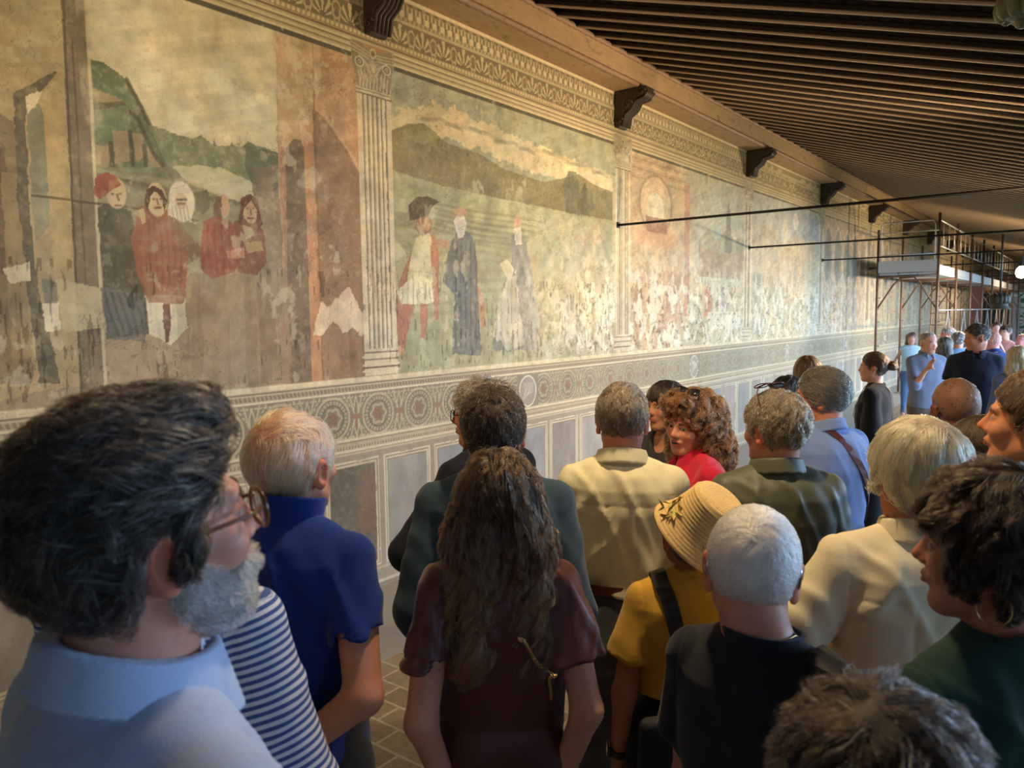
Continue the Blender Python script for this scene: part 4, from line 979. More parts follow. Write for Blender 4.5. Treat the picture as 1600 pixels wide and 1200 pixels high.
    if q.get('scalp'): put(np.clip((hz-.03)*50, 0, 1)*(hy < .07), srgb(q['scalp']), .8)
    if q.get('bodyz'):      # nails and knuckles stay skin; nothing else
        pass
    B = mesh_np(name, V, Q, skinm, None, np.clip(C, 0, 1), loc=org); B.rotation_euler = (0, 0, rz); tag(B, label, 'person', q.get('group'))
    ctx = dict(B=B, H=H, sc=sc, Rh=Rh, hc=hc, J=J, tab=tab, dep=dep, q=q, fz=fz, nb=nb, org=org, Rw=Rw, sw=sw, ar=ar, arms=arms, legs=legs, shz=shz, hipw=hipw)
    # ---- clothes
    for c in q.get('top', ()): garment(ctx, **c)
    if q.get('legs_'): trousers(ctx, **q['legs_'])
    if q.get('hair'): hair(ctx, **q['hair'])
    for g_ in q.get('acc', ()): g_[0](ctx, *g_[1:])
    return ctx
def garment(c, mat_, name='shirt', sleeve='short', loose=.010, hem=.44, amp=.006, fsc=1., hemw=0., collar=None, seed=3, neckr=1.0, ncut=0., slw=1., h=None, stripes=0, yoke=0, pleat=0, arms_=True, shoulder_pad=0., puff=0.):
    H, J, tab, q = c['H'], c['J'], c['tab'], c['q']; h = h or max(.0042, c['fz']*1.35)
    nb = c['nb']; nr = (.036 if not q.get('fem') else .033)*H*neckr
    frac = {'short': .62, 'elbow': .98, 'cap': .35, 'none': 0.12}.get(sleeve, 1.)
    hz = hem*H; zn = nb[2]; shz_ = c['shz']
    tb = [(z, a+loose, b+loose, cy) for z, a, b, cy in tab]
    if hem < .45: tb = [(hz-.03, tb[0][1]*(1+hemw), tb[0][2]*(1+hemw), tb[0][3])] + tb
    def fn(P):
        X, Y, Z = P; d = d_stack(P, tb, 2.4)
        for s, key in ((1, 'R'), (-1, 'L')):
            S, E, W, f = J[key]
            d = smin(d, d_cone(P, nb-np.array([0, .004, .012]), S+np.array([0, 0, .004+shoulder_pad]), .027*H+loose*.5, .0235*H+loose*.85), .045)
            r0 = .0262*H*c['ar']+loose; r1 = .0245*H*c['ar']+loose*1.2*slw
            if sleeve in ('short', 'cap', 'none'):
                e = S+(E-S)*frac; u = (E-S)/np.linalg.norm(E-S); ds = d_cone(P, S, e+u*.05, r0+puff, r1+.006*slw+puff)
                pl = (X-e[0])*u[0]+(Y-e[1])*u[1]+(Z-e[2])*u[2]; ds = smax(ds, pl, .006)
                ds = np.maximum(ds, -np.maximum(d_cone(P, S, E, .0285*H*c['ar']+.006+puff*.5+.003*slw, .0225*H*c['ar']+.008+.003*slw), -pl-.02)); d = smin(d, ds, .018)

            else:
                ds = d_cone(P, S, E, r0, r1); e = E+(W-E)*(.0 if sleeve == 'elbow' else .93); u = (W-E)/np.linalg.norm(W-E)
                if sleeve == 'elbow': e = E+(W-E)*.22
                d2 = d_cone(P, E, e+u*.03, r1, .0165*H*c['ar']+loose*(.9 if sleeve == 'long' else 1.6)); pl = (X-e[0])*u[0]+(Y-e[1])*u[1]+(Z-e[2])*u[2]
                ds = smin(ds, smax(d2, pl, .005), .02); d = smin(d, ds, .022)
        g = np.clip((zn+.02-Z)/.06, 0, 1)
        d = d - folds(P, seed, amp, fsc)*g
        if yoke: d = d+.0022*np.exp(-((Z-yoke*H-.004*np.cos(X*9))/.0035)**2)*(np.abs(X) < c['sw'])*(Y < .02)
        if pleat: d = d+.0035*np.exp(-((np.abs(X)-pleat)/.004)**2)*(Y < 0)*(Z < (yoke or .77)*H)*np.clip((Z-.5*H)/.15, 0, 1)
        if arms_:
            for s in (-1, 1): d = d+.0022*np.exp(-((s*X-c['sw']*1.03-.10*(shz_-Z)**2*4)/.004)**2)*(Z > shz_-.16)
        d = np.maximum(d, hz + .006*np.sin(X*25+seed) - Z)
        # neckline
        dn = d_cone(P, nb+np.array([0, -.004, .046-ncut*.5]), nb+np.array([0, .018, .13]), nr*1.0, nr*1.15)
        if ncut: dn = smin(dn, d_cone(P, nb+np.array([0, .05, -.01-ncut]), nb+np.array([0, .03, .05]), nr*.9, nr*1.3), .02)
        return np.maximum(d, -dn)
    wx = [p[0] for k in 'RL' for p in J[k][:3]]; wy = [p[1] for k in 'RL' for p in J[k][:3]]
    m = .07+puff
    V, Q = polygonize(fn, axis(min(wx)-m, max(wx)+m, h), axis(min(min(wy)-m, -.22), max(max(wy)+m, .22), h), axis(hz-.02, H*.90, h), lip=1.5)
    ex = None
    if stripes:
        # stripe phase: down the back and front, around the sleeves, across the yoke
        X, Y, Z = V.T; u = X.copy(); yk = Z > .765*H; u[yk] = Z[yk]
        for s, key in ((1, 'R'), (-1, 'L')):
            S, E, W, f = J[key]; d1 = d_cone((X, Y, Z), S, E, 0, 0); t = ((V-S)@(E-S))/((E-S)@(E-S)); ms = (d1 < .075)&(s*X > c['sw']*.93)&(Z < S[2]+.05)
            u[ms] = (t*np.linalg.norm(E-S))[ms]
        ex = {'phase': u/stripes}
    o = mesh_np(name, V, Q, mat_, c['B'], extra=ex); c['shirt'] = (o, fn, V)
    if collar: make_collar(c, mat_, collar, nr, h)
    return o
def make_collar(c, mat_, kind, nr, h):
    nb = c['nb']; H = c['H']; hh = dict(shirt=(.040, .010, .30), polo=(.045, .010, .30), band=(.028, .007, .15), up=(.062, .006, .25), crew=(.012, .007, .3), jacket=(.040, .014, .25), round=(.014, .008, .5))[kind]
    ht, th, tilt = hh; hf = min(h, max(.0028, c['fz']))
    def fn(P):
        X, Y, Z = P; y = Y-nb[1]; z = Z-(nb[2]-.004) + tilt*y; x = X-nb[0]
        fl = .18*np.clip(z, 0, .1) if kind != 'shirt' and kind != 'polo' and kind != 'jacket' else -.35*np.clip(z, 0, .1)+.012
        r = np.sqrt((x/1.0)**2+((y-.004)/1.06)**2) - nr*1.08 - fl
        d = np.maximum(np.abs(r)-th*.5, np.abs(z-ht*.4)-ht*.62)
        if kind in ('shirt', 'polo', 'up', 'jacket'):     # points and the opening at the front
            d = np.maximum(d, -(np.maximum(np.abs(x)-(.006+.35*np.clip(z+.01, 0, 1)), -y)))
            f2 = np.sqrt(x**2+((y-.004)/1.05)**2)-nr*1.08-.020+.30*np.clip(z, -.05, .1)
            fold = np.maximum(np.abs(f2)-th*.42, np.abs(z-ht*.25-.006)-ht*.62-.12*np.clip(y, 0, .1))
            fold = np.maximum(fold, -(np.maximum(np.abs(x)-(.012+.1*np.clip(y, 0, .1)), -y)))
            if kind != 'up': d = smin(d, fold, .004)
        return smax(d, d*0-1, .001)-.0012
    m = nr+.07; V, Q = polygonize(fn, axis(nb[0]-m, nb[0]+m, hf), axis(nb[1]-m, nb[1]+m, hf), axis(nb[2]-.10, nb[2]+.11, hf), lip=1.8)
    if len(V): mesh_np('collar', V, Q, mat_, c['B'])
def trousers(c, mat_, zt=.60, amp=.005, hem=.04, short=False, name='trousers', skirt=False):
    H, tab = c['H'], c['tab']; h = max(.009, c['fz']*2); zb = (.28 if short else hem)*H
    tb = [(z, a+.006, b+.006, cy) for z, a, b, cy in tab]; tb[0] = (tb[0][0]-.012,)+tb[0][1:]
    def fn(P):
        X, Y, Z = P; d = d_stack(P, tb)
        if skirt: d = smin(d, d_stack(P, [(zb-.05, .11*H, .08*H, 0), (.50*H, .10*H, .07*H, 0), (.52*H, .098*H, .07*H, 0)]), .03)
        else: d = smin(d, c['legs'](P, .012), .03)
        return np.maximum(np.maximum(d-folds(P, 5, amp, .8), Z-zt*H), zb-Z)
    V, Q = polygonize(fn, axis(-.3, .3, h), axis(-.2, .2, h), axis(zb-.02, zt*H+.02, h), lip=1.5); mesh_np(name, V, Q, mat_, c['B'])
def hair(c, style='short', col=(.05,.03,.02), t=.012, n=2500, L=.05, rad=None, capcol=None, extra=None, rough=.3, grey=0., flow=None, wave=0., wf=60, poly=None, bald=None, lift=(.001,.004), spread=.006, clump=.4, jit=.15, name='hair', steps=8, var=.35, hz0=None, nocap=False, matname=None, steps_l=None, amp=.0015, dens=None, gdiv=9, lvar=.3, wz=None, tips=None):
    sc, Rh, hc, q, dep = c['sc'], c['Rh'], c['hc'], c['q'], c['dep']; h = max(.0035, c['fz']*1.4); PO = poly or HAIR_POLY[style]
    rad = rad or max(.00045, .00042*dep)
    def fnH(P):    # head frame
        d = skull(P, t); 
        d = smax(d, d_poly2(P[1], P[2], PO), .012)
        if bald: 
            for b in bald: d = smax(d, -d_ell(P, b[0], b[1]), .01)
        if extra:
            d = extra(P, d)
        return d
    def fn(P):
        Q = to_loc(P, Rh, hc); Q = tuple(a/sc for a in Q); return fnH(Q)*sc - (amp*np.sin(Q[0]*160+3*np.sin(Q[2]*40))*np.sin(Q[2]*50+Q[1]*70) if amp else 0)
    ex = q.get('hairbox', (.14, .17, .16, .16, .13)); X0, Y0, Y1, Z0, Z1 = ex
    V, Q = polygonize(fn, axis(hc[0]-X0, hc[0]+X0, h), axis(hc[1]-Y0, hc[1]+Y1, h), axis(hc[2]-Z0, hc[2]+Z1+.03, h), lip=1.4)
    if len(V) == 0: return
    capc = capcol or tuple(np.array(col)*.55)
    cm = mat('scalp_hair_%d_%d_%d' % tuple(int(x*1000) for x in capc), capc, .6, noise=.5, nscale=60, stretch=(3, 3, 1), bump=.05, bscale=120)
    o = mesh_np(name, V, Q, cm, c['B']) if not nocap else None
    hm = hair_mat('hair_%d_%d_%d_%d' % (tuple(int(x*1000) for x in col)+(int(grey*100),)), col, rough, var, grey, tips)
    A = np.array
    crown = Rh@(A([0, -.055, .115])*sc)+hc
    def dflt(p, s):
        w = p-crown; w[:, 2] *= .3; w /= np.linalg.norm(w, axis=1, keepdims=True)+1e-6; return w*1.0 + (Rh@A([0, -.1, -.9]))
    fl = flow or dflt
    dirf = (lambda p, s: fl(p, s)) if flow is None else (lambda p, s: flow(p, s, Rh, hc, sc))
    roots = V
    if hz0 is not None:
        l = to_loc(tuple(V.T), Rh, hc); roots = V[l[2] > hz0*sc]
    if dens is not None:
        l = to_loc(tuple(V.T), Rh, hc); w = dens(*[a/sc for a in l]); roots = V[np.random.RandomState(2).rand(len(V)) < w]
    st = strands('hair_strands', o if o else c['B'], fn, roots, dirf, hm, n, L*sc, steps, lift, rad, spread, clump, wave, wf, jit, seed=int(dep*1000) % 997, lvar=lvar, gdiv=gdiv, wz=wz)
    c['hairfn'] = fn; return o
def beard(c, col, n=4000, t=.010, L=.018, full=True, rad=None, grey=.3):
    sc, Rh, hc, dep = c['sc'], c['Rh'], c['hc'], c['dep']; q = dict(c['q']); q['noear'] = 1
    P0 = [(.006,.012),(.022,.008),(.030,-.030),(.058,-.050),(.080,-.046),(.098,-.048),(.14,-.05),(.14,-.15),(.05,-.15),(.01,-.105),(-.008,-.06),(-.004,-.02)]
    def fn(P):
        Q = tuple(a/sc for a in to_loc(P, Rh, hc)); d = head_prims(Q, q)-t; d = smax(d, d_poly2(Q[1], Q[2], P0), .010)
        d = np.maximum(d, -d_ell(Q, (0, .105, -.060), (.022, .022, .008))); return d*sc-.001*np.sin(Q[0]*300)*np.sin(Q[2]*260)
    h = max(.003, c['fz']); V, Q = polygonize(fn, axis(hc[0]-.1, hc[0]+.1, h), axis(hc[1]-.13, hc[1]+.14, h), axis(hc[2]-.17, hc[2]+.04, h))
    cm = mat('beard_base', tuple(np.array(col)*.7), .8, noise=.3, nscale=90); o = mesh_np('beard', V, Q, cm, c['B'])
    A = np.array; strands('beard_strands', o, fn, V, lambda p, s: np.tile(Rh@A([0, .55, -.8]), (len(p), 1)), hair_mat('beard_hair', col, .4, .4, grey), n, L, 5, (.001, .005), rad or .0005, .004, .2, jit=.5)
def glasses(c, mat_, lensm=None, shape='round', on='nose', r=.0018, dark=None, temple=True):
    sc, Rh, hc = c['sc'], c['Rh'], c['hc']; A = np.array
    off = A([0, 0, 0.]); Rg = np.eye(3)
    if on == 'head': Rg = Rx(R_(62)); off = A([0, -.022, .050])
    mb = MB(); T = lambda p: tuple(Rh@((Rg@A(p, float)+off)*sc)+hc)
    for s in (-1, 1):
        n = 22; rx, rz_ = (.0235, .0205) if shape == 'round' else (.027, .019)
        loop = [(s*.0335+rx*math.copysign(abs(math.cos(a))**.8, math.cos(a)), .108-.10*abs(.0335+rx*math.cos(a)*s*s)**1.6*2.2, .000+rz_*math.copysign(abs(math.sin(a))**.85, math.sin(a))) for a in [2*math.pi*k/n for k in range(n)]]
        mb.tube([T(p) for p in loop], r*sc, 6, closed=True)
        if temple: mb.tube([T(p) for p in ((s*.0585, .101, .006), (s*.074, .080, .006), (s*.0805, .03, .004), (s*.0815, -.002, .004), (s*.080, -.022, -.014))], [r*.9, r, r, r*.8, r*.7], 6)
    mb.tube([T(p) for p in ((-.011, .108, .003), (0, .112, .006), (.011, .108, .003))], r*sc, 6)
    o = mb.build('glasses', mat_, c['B'], True)
    lm = MB()
    for s in (-1, 1):
        n = 20; rx, rz_ = (.0230, .020) if shape == 'round' else (.0265, .0185)
        V = [T((s*.0335+rx*math.cos(a), .106-.005*math.cos(a)*s, rz_*math.sin(a))) for a in [2*math.pi*k/n for k in range(n)]]; V2 = [tuple(A(p)+(Rh@(Rg@A([0, .0015, 0])))) for p in V]
        lm.add(V+V2, [tuple(range(n-1, -1, -1)), tuple(range(n, 2*n))]+[(k, (k+1) % n, n+(k+1) % n, n+k) for k in range(n)])
    lm.build('lens', lensm or mat('clear_lens', (.9, .9, .9), .02, trans=1., alpha=.35), o, True)
def strap(c, pts, w_, th, mat_, name='bag_strap', parent=None, n=24, offset=.006):
    """a flat band laid on the clothing along points in the person's frame"""
    fn = c['shirt'][1]; P = np.array(pts, float); t = np.linspace(0, len(P)-1, n); P = np.stack([np.interp(t, range(len(P)), P[:, i]) for i in range(3)], 1)
    for _ in range(6):
        g = grad(fn, P); d = fn(tuple(P.T)); P = P-g*(np.clip(d-offset, -.03, .05))[:, None]*.8
    P[1:-1] = (P[:-2]+2*P[1:-1]+P[2:])/4
    g = grad(fn, P); T = np.gradient(P, axis=0); T /= np.linalg.norm(T, axis=1, keepdims=True); S = np.cross(T, g); S /= np.linalg.norm(S, axis=1, keepdims=True)
    V = []
    for i in range(n):
        for a, b in ((-1, 0), (1, 0), (1, 1), (-1, 1)): V.append(P[i]+S[i]*a*w_/2+g[i]*b*th)
    Fs = [(i*4+j, i*4+(j+1) % 4, (i+1)*4+(j+1) % 4, (i+1)*4+j) for i in range(n-1) for j in range(4)]+[(3,2,1,0), tuple((n-1)*4+j for j in range(4))]
    mb = MB(); mb.add(V, Fs); return mb.build(name, mat_, parent if parent is not None else c['B'], False, bevel=.0008)
# ------------------------------------------------------------------ cloth materials
def cloth(name, col, rough=.85, bump=.02, bscale=14, sheen=.15, noise=.10, nscale=30, spec=.25, aniso=0, crumple=.5, cscale=6.):
    if name in MATS: return MATS[name]
    m = mat(name, tuple(srgb(col)), rough, sheen=sheen, noise=noise, nscale=nscale, stretch=(1, 1, .45), spec=spec); return crumpled(m, crumple, cscale)
def crumpled(m, k=.5, sc_=6., dist=.012):
    """creases and weave as bump on the cloth"""
    N = m.node_tree.nodes; L = m.node_tree.links; t = N.new('ShaderNodeTexCoord'); n = N.new('ShaderNodeTexNoise'); n.noise_type = 'RIDGED_MULTIFRACTAL'
    n.inputs['Scale'].default_value = sc_; n.inputs['Detail'].default_value = 3; n.inputs['Roughness'].default_value = .45; n.inputs['Distortion'].default_value = .5
    L.new(t.outputs['Object'], n.inputs[0]); b = N.new('ShaderNodeBump'); b.inputs['Strength'].default_value = k; b.inputs['Distance'].default_value = dist
    L.new(n.outputs[0], b.inputs['Height']); w_ = N.new('ShaderNodeTexNoise'); w_.inputs['Scale'].default_value = 420; w_.inputs['Detail'].default_value = 1; L.new(t.outputs['Object'], w_.inputs[0])
    b2 = N.new('ShaderNodeBump'); b2.inputs['Strength'].default_value = .35; b2.inputs['Distance'].default_value = .0012; L.new(w_.outputs[0], b2.inputs['Height']); L.new(b.outputs[0], b2.inputs['Normal']); L.new(b2.outputs[0], N['Principled BSDF'].inputs['Normal']); return m
def striped(name, a, b):
    m = mat(name, tuple(srgb(a)), .85, bump=.02, bscale=14, sheen=.1); N = m.node_tree.nodes; L = m.node_tree.links
    t = N.new('ShaderNodeAttribute'); t.attribute_name = 'phase'; f = N.new('ShaderNodeMath'); f.operation = 'FRACT'; L.new(t.outputs['Fac'], f.inputs[0])
    r = N.new('ShaderNodeValToRGB'); E_ = r.color_ramp.elements; E_[0].position = .44; E_[0].color = (*srgb(a), 1); E_[1].position = .50; E_[1].color = (*srgb(b), 1)
    e = E_.new(.94); e.color = (*srgb(b), 1); e = E_.new(1.0); e.color = (*srgb(a), 1)
    L.new(f.outputs[0], r.inputs[0]); L.new(r.outputs[0], N['Principled BSDF'].inputs['Base Color']); return crumpled(m, .4)
A_ = np.array
mat_canvas = mat('black_canvas', (.013, .013, .014), .8, noise=.3, nscale=40)
blackp = mat('black_frame', (.012, .010, .009), .25); tort = mat('tortoise_frame', (.16, .065, .018), .2, noise=.8, nscale=90, col2=(.02, .01, .005)); redf = mat('brown_frame', (.10, .025, .015), .25)
darkl = mat('dark_lens', (.02, .02, .022), .06); leather = mat('black_leather', (.014, .013, .013), .38, bump=.01, bscale=120); brleather = mat('brown_leather', (.12, .03, .02), .45); gold = mat('gold', (.75, .5, .2), .25, metal=1.); silver = mat('silver', (.7, .7, .72), .25, metal=1.)
phonem = mat('phone_black', (.01, .01, .012), .15)
DEN = cloth('dark_denim', (30, 38, 52)); GREYT = cloth('slate_trousers', (78, 82, 86)); NAVT = cloth('navy_trousers', (26, 30, 42)); BLKT = cloth('black_trousers', (18, 18, 20)); TAN = cloth('tan_cotton', (176, 158, 140)); BRT = cloth('brown_trousers', (100, 82, 72)); BLUEJ = cloth('blue_jeans', (86, 112, 150))
def longvol(r0, r1, zlen, back=.06, x=0.045, kx=0.):
    def ex(P, d):
        aP = (np.abs(P[0]), P[1], P[2])
        e = d_cone(aP, (x*.5, -.030, .02), (x, -.045, -.10), .070, r0); e = smin(e, d_cone(aP, (x, -.045, -.10), (x+kx, -back, -zlen), r0, r1), .03)
        return smin(d, np.maximum(e, P[1]-.035-.2*np.clip(-.1-P[2], 0, .1)), .02)
    return ex
def fl_down(p, s, Rh, hc, sc):
    w = p-(Rh@(A_([0, -.02, .11])*sc)+hc); r = np.linalg.norm(w, axis=1, keepdims=True); k = np.clip(1-r/.14, 0, 1)
    return w/(r+1e-6)*k*1.2+A_([0, 0, -1.])*(1-k)
def fl_swirl(p, s, Rh, hc, sc):
    q = (p-hc)@Rh; c0 = A_([.012, -.085, .075])*sc; w = q-c0; r = np.linalg.norm(w, axis=1, keepdims=True)+1e-6; k = np.exp(-r/.03)
    t = np.stack([w[:, 2], 0*w[:, 0], -w[:, 0]], 1)/r; v = w/r*(1-.7*k)+t*k*1.6+A_([0, -.05, -.5]); return v@Rh.T
def fl_back(p, s, Rh, hc, sc): return np.tile(Rh@A_([0, -1., -.45]), (len(p), 1))
def fl_tous(p, s, Rh, hc, sc):
    q = (p-hc)@Rh; lo = np.clip((.05-q[:, 2])*20, 0, 1); v = np.stack([.25-.25*lo, -.9+.25*lo, .15*(1-lo)-.95*lo], 1); return v@Rh.T
def quiff(P, d): return smin(d, d_ell(P, (-.01, .062, .108), (.055, .045, .030)), .03)
def fl_side(p, s, Rh, hc, sc): q = (p-hc)@Rh; v = np.stack([.5+0*q[:, 0], -.35-.3*(q[:, 2] < .05), -.25-1.2*(q[:, 2] < .06)], 1); return v@Rh.T
def fl_fwd(p, s, Rh, hc, sc): q = (p-hc)@Rh; up = np.clip(q[:, 2]/.08, 0, 1)/1.; v = np.stack([.25*up, .9*up+.1, -.9*(1-up)], 1); return v@Rh.T
def fl_nape(p, s, Rh, hc, sc): q = (p-hc)@Rh; up = np.clip((q[:, 2]-.06)*25, 0, 1); v = np.stack([.2*up, .55*up-.35*(1-up), -1+.75*up], 1); return v@Rh.T
BR = (.045, .026, .015); BLK = (.018, .013, .011)
def earring(c, kind, s=-1):
    sc, Rh, hc = c['sc'], c['Rh'], c['hc']; T = lambda p: tuple(Rh@(A_(p, float)*sc)+hc); mb = MB()
    if kind == 'hoop': mb.tube([T((s*.083, -.012+.024*math.sin(t), -.071-.027*math.cos(t))) for t in np.linspace(0, 6.28, 28)[:-1]], .0012, 6, True)
    else: mb.sphere(T((s*.083, -.012, -.044)), .0045)
    mb.build('earring', gold if kind == 'hoop' else mat('pearl', (.8, .78, .72), .2), c['B'], True)
def aid(c):
    sc, Rh, hc = c['sc'], c['Rh'], c['hc']
    for s in (-1, 1):
        T = lambda p: tuple(Rh@(A_(p, float)*sc)+hc); mb = MB(); mb.tube([T((s*.082, -.034+.012*abs(t-.3), .022-.040*t)) for t in np.linspace(0, 1, 8)], [.003, .0042, .0045, .0045, .0045, .0042, .0035, .002], 8)
        mb.build('hearing_aid', silver, c['B'], True)
def necklace(c):
    nb = c['nb']; fn = c['shirt'][1]; n = 46; V = []
    mb = MB(); r = c['H']*.0372
    for k in range(n):
        a = 2*math.pi*k/n; V.append((r*1.02*math.cos(a)+nb[0], r*1.12*math.sin(a)+nb[1]+.006, nb[2]+.028-.035*max(math.sin(a), 0)))
    mb.tube(V, .0011, 5, True); mb.build('necklace', gold, c['B'], True)
def watch(c, key='L', big=True):
    S, E, W, f = c['J'][key]; p = W-f*.035; r = .0168*c['H']*c['ar']+.001; mb = MB(); a = np.cross(f, [0, 0, 1.]) if abs(f[2]) < .9 else np.cross(f, [0, 1., 0]); a /= np.linalg.norm(a); b = np.cross(f, a)
    V = [];  n = 20
    for k in range(n):
        t = 2*math.pi*k/n; e = a*math.cos(t)+b*math.sin(t)
        for (u, v) in ((-.010, 0), (.010, 0), (.010, .004), (-.010, .004)): V.append(p+e*(r+v)+f*u)
    Fs = [(k*4+j, ((k+1) % n)*4+j, ((k+1) % n)*4+(j+1) % 4, k*4+(j+1) % 4) for k in range(n) for j in range(4)]; mb.add(V, Fs); o = mb.build('watch_band', mat('watch_rubber', (.012, .012, .012), .5), c['B'])
    if big:
        R = np.stack([f, np.cross(-a, f), -a], 1); MB().box((-.018, -.016, r-.002), (.018, .016, r+.009), R, p).build('watch_case', phonem, o, bevel=.003)
def bag(c, label, name, m, lo, hi, strap_pts=None, sw=.03, sm=None, rot=0, cat='bag', chain=False, offset=.007, hard=None):
    t = empty(name, tuple(c['org'])); t.rotation_euler = c['B'].rotation_euler; tag(t, label, cat)
    if lo is not None:
        lo = A_(lo); hi = A_(hi); ce = (lo+hi)/2; hf = (hi-lo)/2
        def fn(P):
            X, Y, Z = P; x = np.abs(X-ce[0])-hf[0]*(.84+.14*(hi[2]-Z)/(2*hf[2])); y = np.abs(Y-ce[1])-hf[1]*(.45+.55*np.clip((hi[2]-Z)/(2*hf[2])*1.6, 0, 1)); z = np.abs(Z-ce[2])-hf[2]
            return smax(smax(x, y, .03), z, .02)-folds(P, 9, .006, 1.2)
        h = max(.007, c['fz']*1.5); V, Q = polygonize(fn, axis(lo[0]-.06, hi[0]+.06, h), axis(lo[1]-.04, hi[1]+.04, h), axis(lo[2]-.03, hi[2]+.03, h)); mesh_np('bag_body', V, Q, m, t)
    if strap_pts is not None:
        if chain:
            fnn = c['shirt'][1]; P = A_(strap_pts, float); n = 70; tt = np.linspace(0, len(P)-1, n); P = np.stack([np.interp(tt, range(len(P)), P[:, i]) for i in range(3)], 1)
            for _ in range(6): g = grad(fnn, P); P = P-g*(np.clip(fnn(tuple(P.T))-.004, -.03, .05))[:, None]*.8
            mb = MB(); T = np.gradient(P, axis=0); T /= np.linalg.norm(T, axis=1, keepdims=True); g = grad(fnn, P)
            for i in range(n):
                u = T[i]; v = np.cross(u, g[i]) if i % 2 else g[i]; mb.tube([P[i]+u*.0058*math.cos(a)+v*.0034*math.sin(a) for a in np.linspace(0, 6.28, 9)[:-1]], .0011, 5, True)
            mb.build('chain_strap', gold, t, True)
        else: strap(c, strap_pts, sw, .003, sm or m, 'shoulder_strap', t, offset=offset)
    return t
def phone(c, key, label, up=.06, w_=.036, l=.075):
    S, E, W, f = c['J'][key]; p = c['org']+c['Rw']@(W+f*.075+A_([0, .01, up])); o = MB().box((-w_, -.004, -l), (w_, .004, l)).build('phone', phonem, bevel=.003); o.location = tuple(p); o.rotation_euler = (R_(-15), 0, c['B'].rotation_euler[2]); tag(o, label, 'phone'); return o

# ------------------------------------------------------------------ nearest visitors
c1 = person('person', 196, 598, .78, 66, 'nearest man on the left with dark greying hair, short grey beard and glasses',
  dict(skin=(206,146,124), head=(10, 7, 0), hairtop=.03, ears=1.05, armL='down', armR='down', fine=.0026, lips=(160,96,86), browc=(.03,.025,.02), nose=1.05,
   top=[dict(mat_=cloth('pale_blue_cotton', (176,194,230), crumple=.2), name='shirt', collar='shirt', sleeve='long', loose=.012, hem=.46, amp=.005, h=.006)], legs_=dict(mat_=NAVT),
   hairbox=(.13,.18,.15,.16,.17), hair=dict(style='short', col=(.013,.010,.008), grey=.13, gdiv=28, n=17000, L=.085, t=.020, rad=.00042, lift=(.001,.014), wave=.004, wf=60, jit=.35, spread=.007, capcol=(.016,.013,.011), var=.4,
     poly=[(.066,.080),(.100,.104),(.08,.17),(-.18,.17),(-.18,-.06),(-.116,-.115),(-.060,-.118),(-.048,-.070),(-.040,-.030),(-.034,.002),(-.012,.026),(.006,.022),(.010,-.020),(.020,-.022),(.024,.018),(.048,.040)], flow=fl_tous, extra=quiff),
   acc=[(beard, (.30,.28,.26), 8000, .004, .010, True, .0004, .5), (glasses, tort, None, 'round', 'nose', .0025)]))
c3 = person('person', 238, 640, 1.28, 34, 'person in a blue and white striped shirt, head hidden behind the nearest man',
  dict(skin=(150,100,78), armR=((.25,.02,-1),(-.85,.45,.15)), armL=((.0,.05,-1),(.8,.4,.0)), bw=.96, 
   top=[dict(mat_=striped('striped_cotton', (222,228,240), (66,92,158)), name='striped_shirt', collar='shirt', sleeve='elbow', loose=.014, hem=.46, amp=.007, stripes=.0135, slw=1.5, yoke=.77)], legs_=dict(mat_=NAVT),
   hair=dict(style='short', col=BR, n=1500)))
c2 = person('person', 450, 634, 1.78, 33, 'person in a royal blue polo with upturned collar, hands joined behind the back',
  dict(skin=(205,140,108), head=(6, 2, 0), hs=1.06, ears=1.1, bw=1.0, armL=((-.25,-.35,-.95),(.80,-.40,-.55)), armR=((.25,-.35,-.95),(-.78,-.45,-.62)), palmL=(0,-1,0), palmR=(0,-1,0), finehand='LR', neck=.036, ar=1.05,
   top=[dict(mat_=cloth('royal_blue_pique', (20, 50, 128)), name='polo_shirt', collar='up', sleeve='short', loose=.012, hem=.46, amp=.013, slw=1.2)],
   legs_=dict(mat_=DEN), hair=dict(style='short', col=(.82,.64,.30), capcol=(.45,.22,.12), n=4600, L=.080, lift=(.001,.007), grey=.08, t=.010, spread=.009, flow=fl_nape, wave=.003, wf=50,
     bald=[((.0,.02,.10),(.045,.055,.05))], poly=[(.080,.066),(.07,.15),(-.16,.15),(-.16,-.04),(-.106,-.092),(-.060,-.088),(-.042,-.060),(-.032,-.010),(-.012,.024),(.008,.020),(.014,-.014),(.024,-.012),(.034,.020),(.056,.034)])))
c6 = person('person', 776, 695, 1.74, -6, 'person with long wavy brown hair in a brown satin blouse',
  dict(fem=1, skin=(206,148,118), armL='grip', armR='grip', bw=1.0, fine=.004, ar=1.1, head=(-4, 3, 2),
   top=[dict(mat_=crumpled(mat('brown_satin', tuple(srgb((88,44,38))), .40, spec=.5, sheen=.1), .9, 3.5, .03), name='blouse', collar='crew', sleeve='short', loose=.016, hem=.46, amp=.015, slw=1.6, fsc=1.0)], legs_=dict(mat_=cloth('ivory_cotton', (222,212,190))),
   hairbox=(.24,.24,.14,.50,.15), hair=dict(style='cover', col=(.095,.048,.022), n=17000, L=.22, t=.012, lift=(.001,.016), wave=.016, wf=44, steps=20, spread=.012, clump=.85, gdiv=40, wz=(1.47,.12), rough=.22, flow=fl_down, rad=.0005, tips=(1.50, 1.22, .55, 2.1), extra=longvol(.074,.064,.36,.080,.055,.014), capcol=(.010,.006,.004), var=.85, amp=.004)))
bag(c6, 'thin gold chain bag strap across the back of the brown satin blouse', 'chain_strap_bag', leather, None, None, [(.03,-.16,1.25),(.08,-.16,1.16),(.12,-.14,1.08)], chain=True)
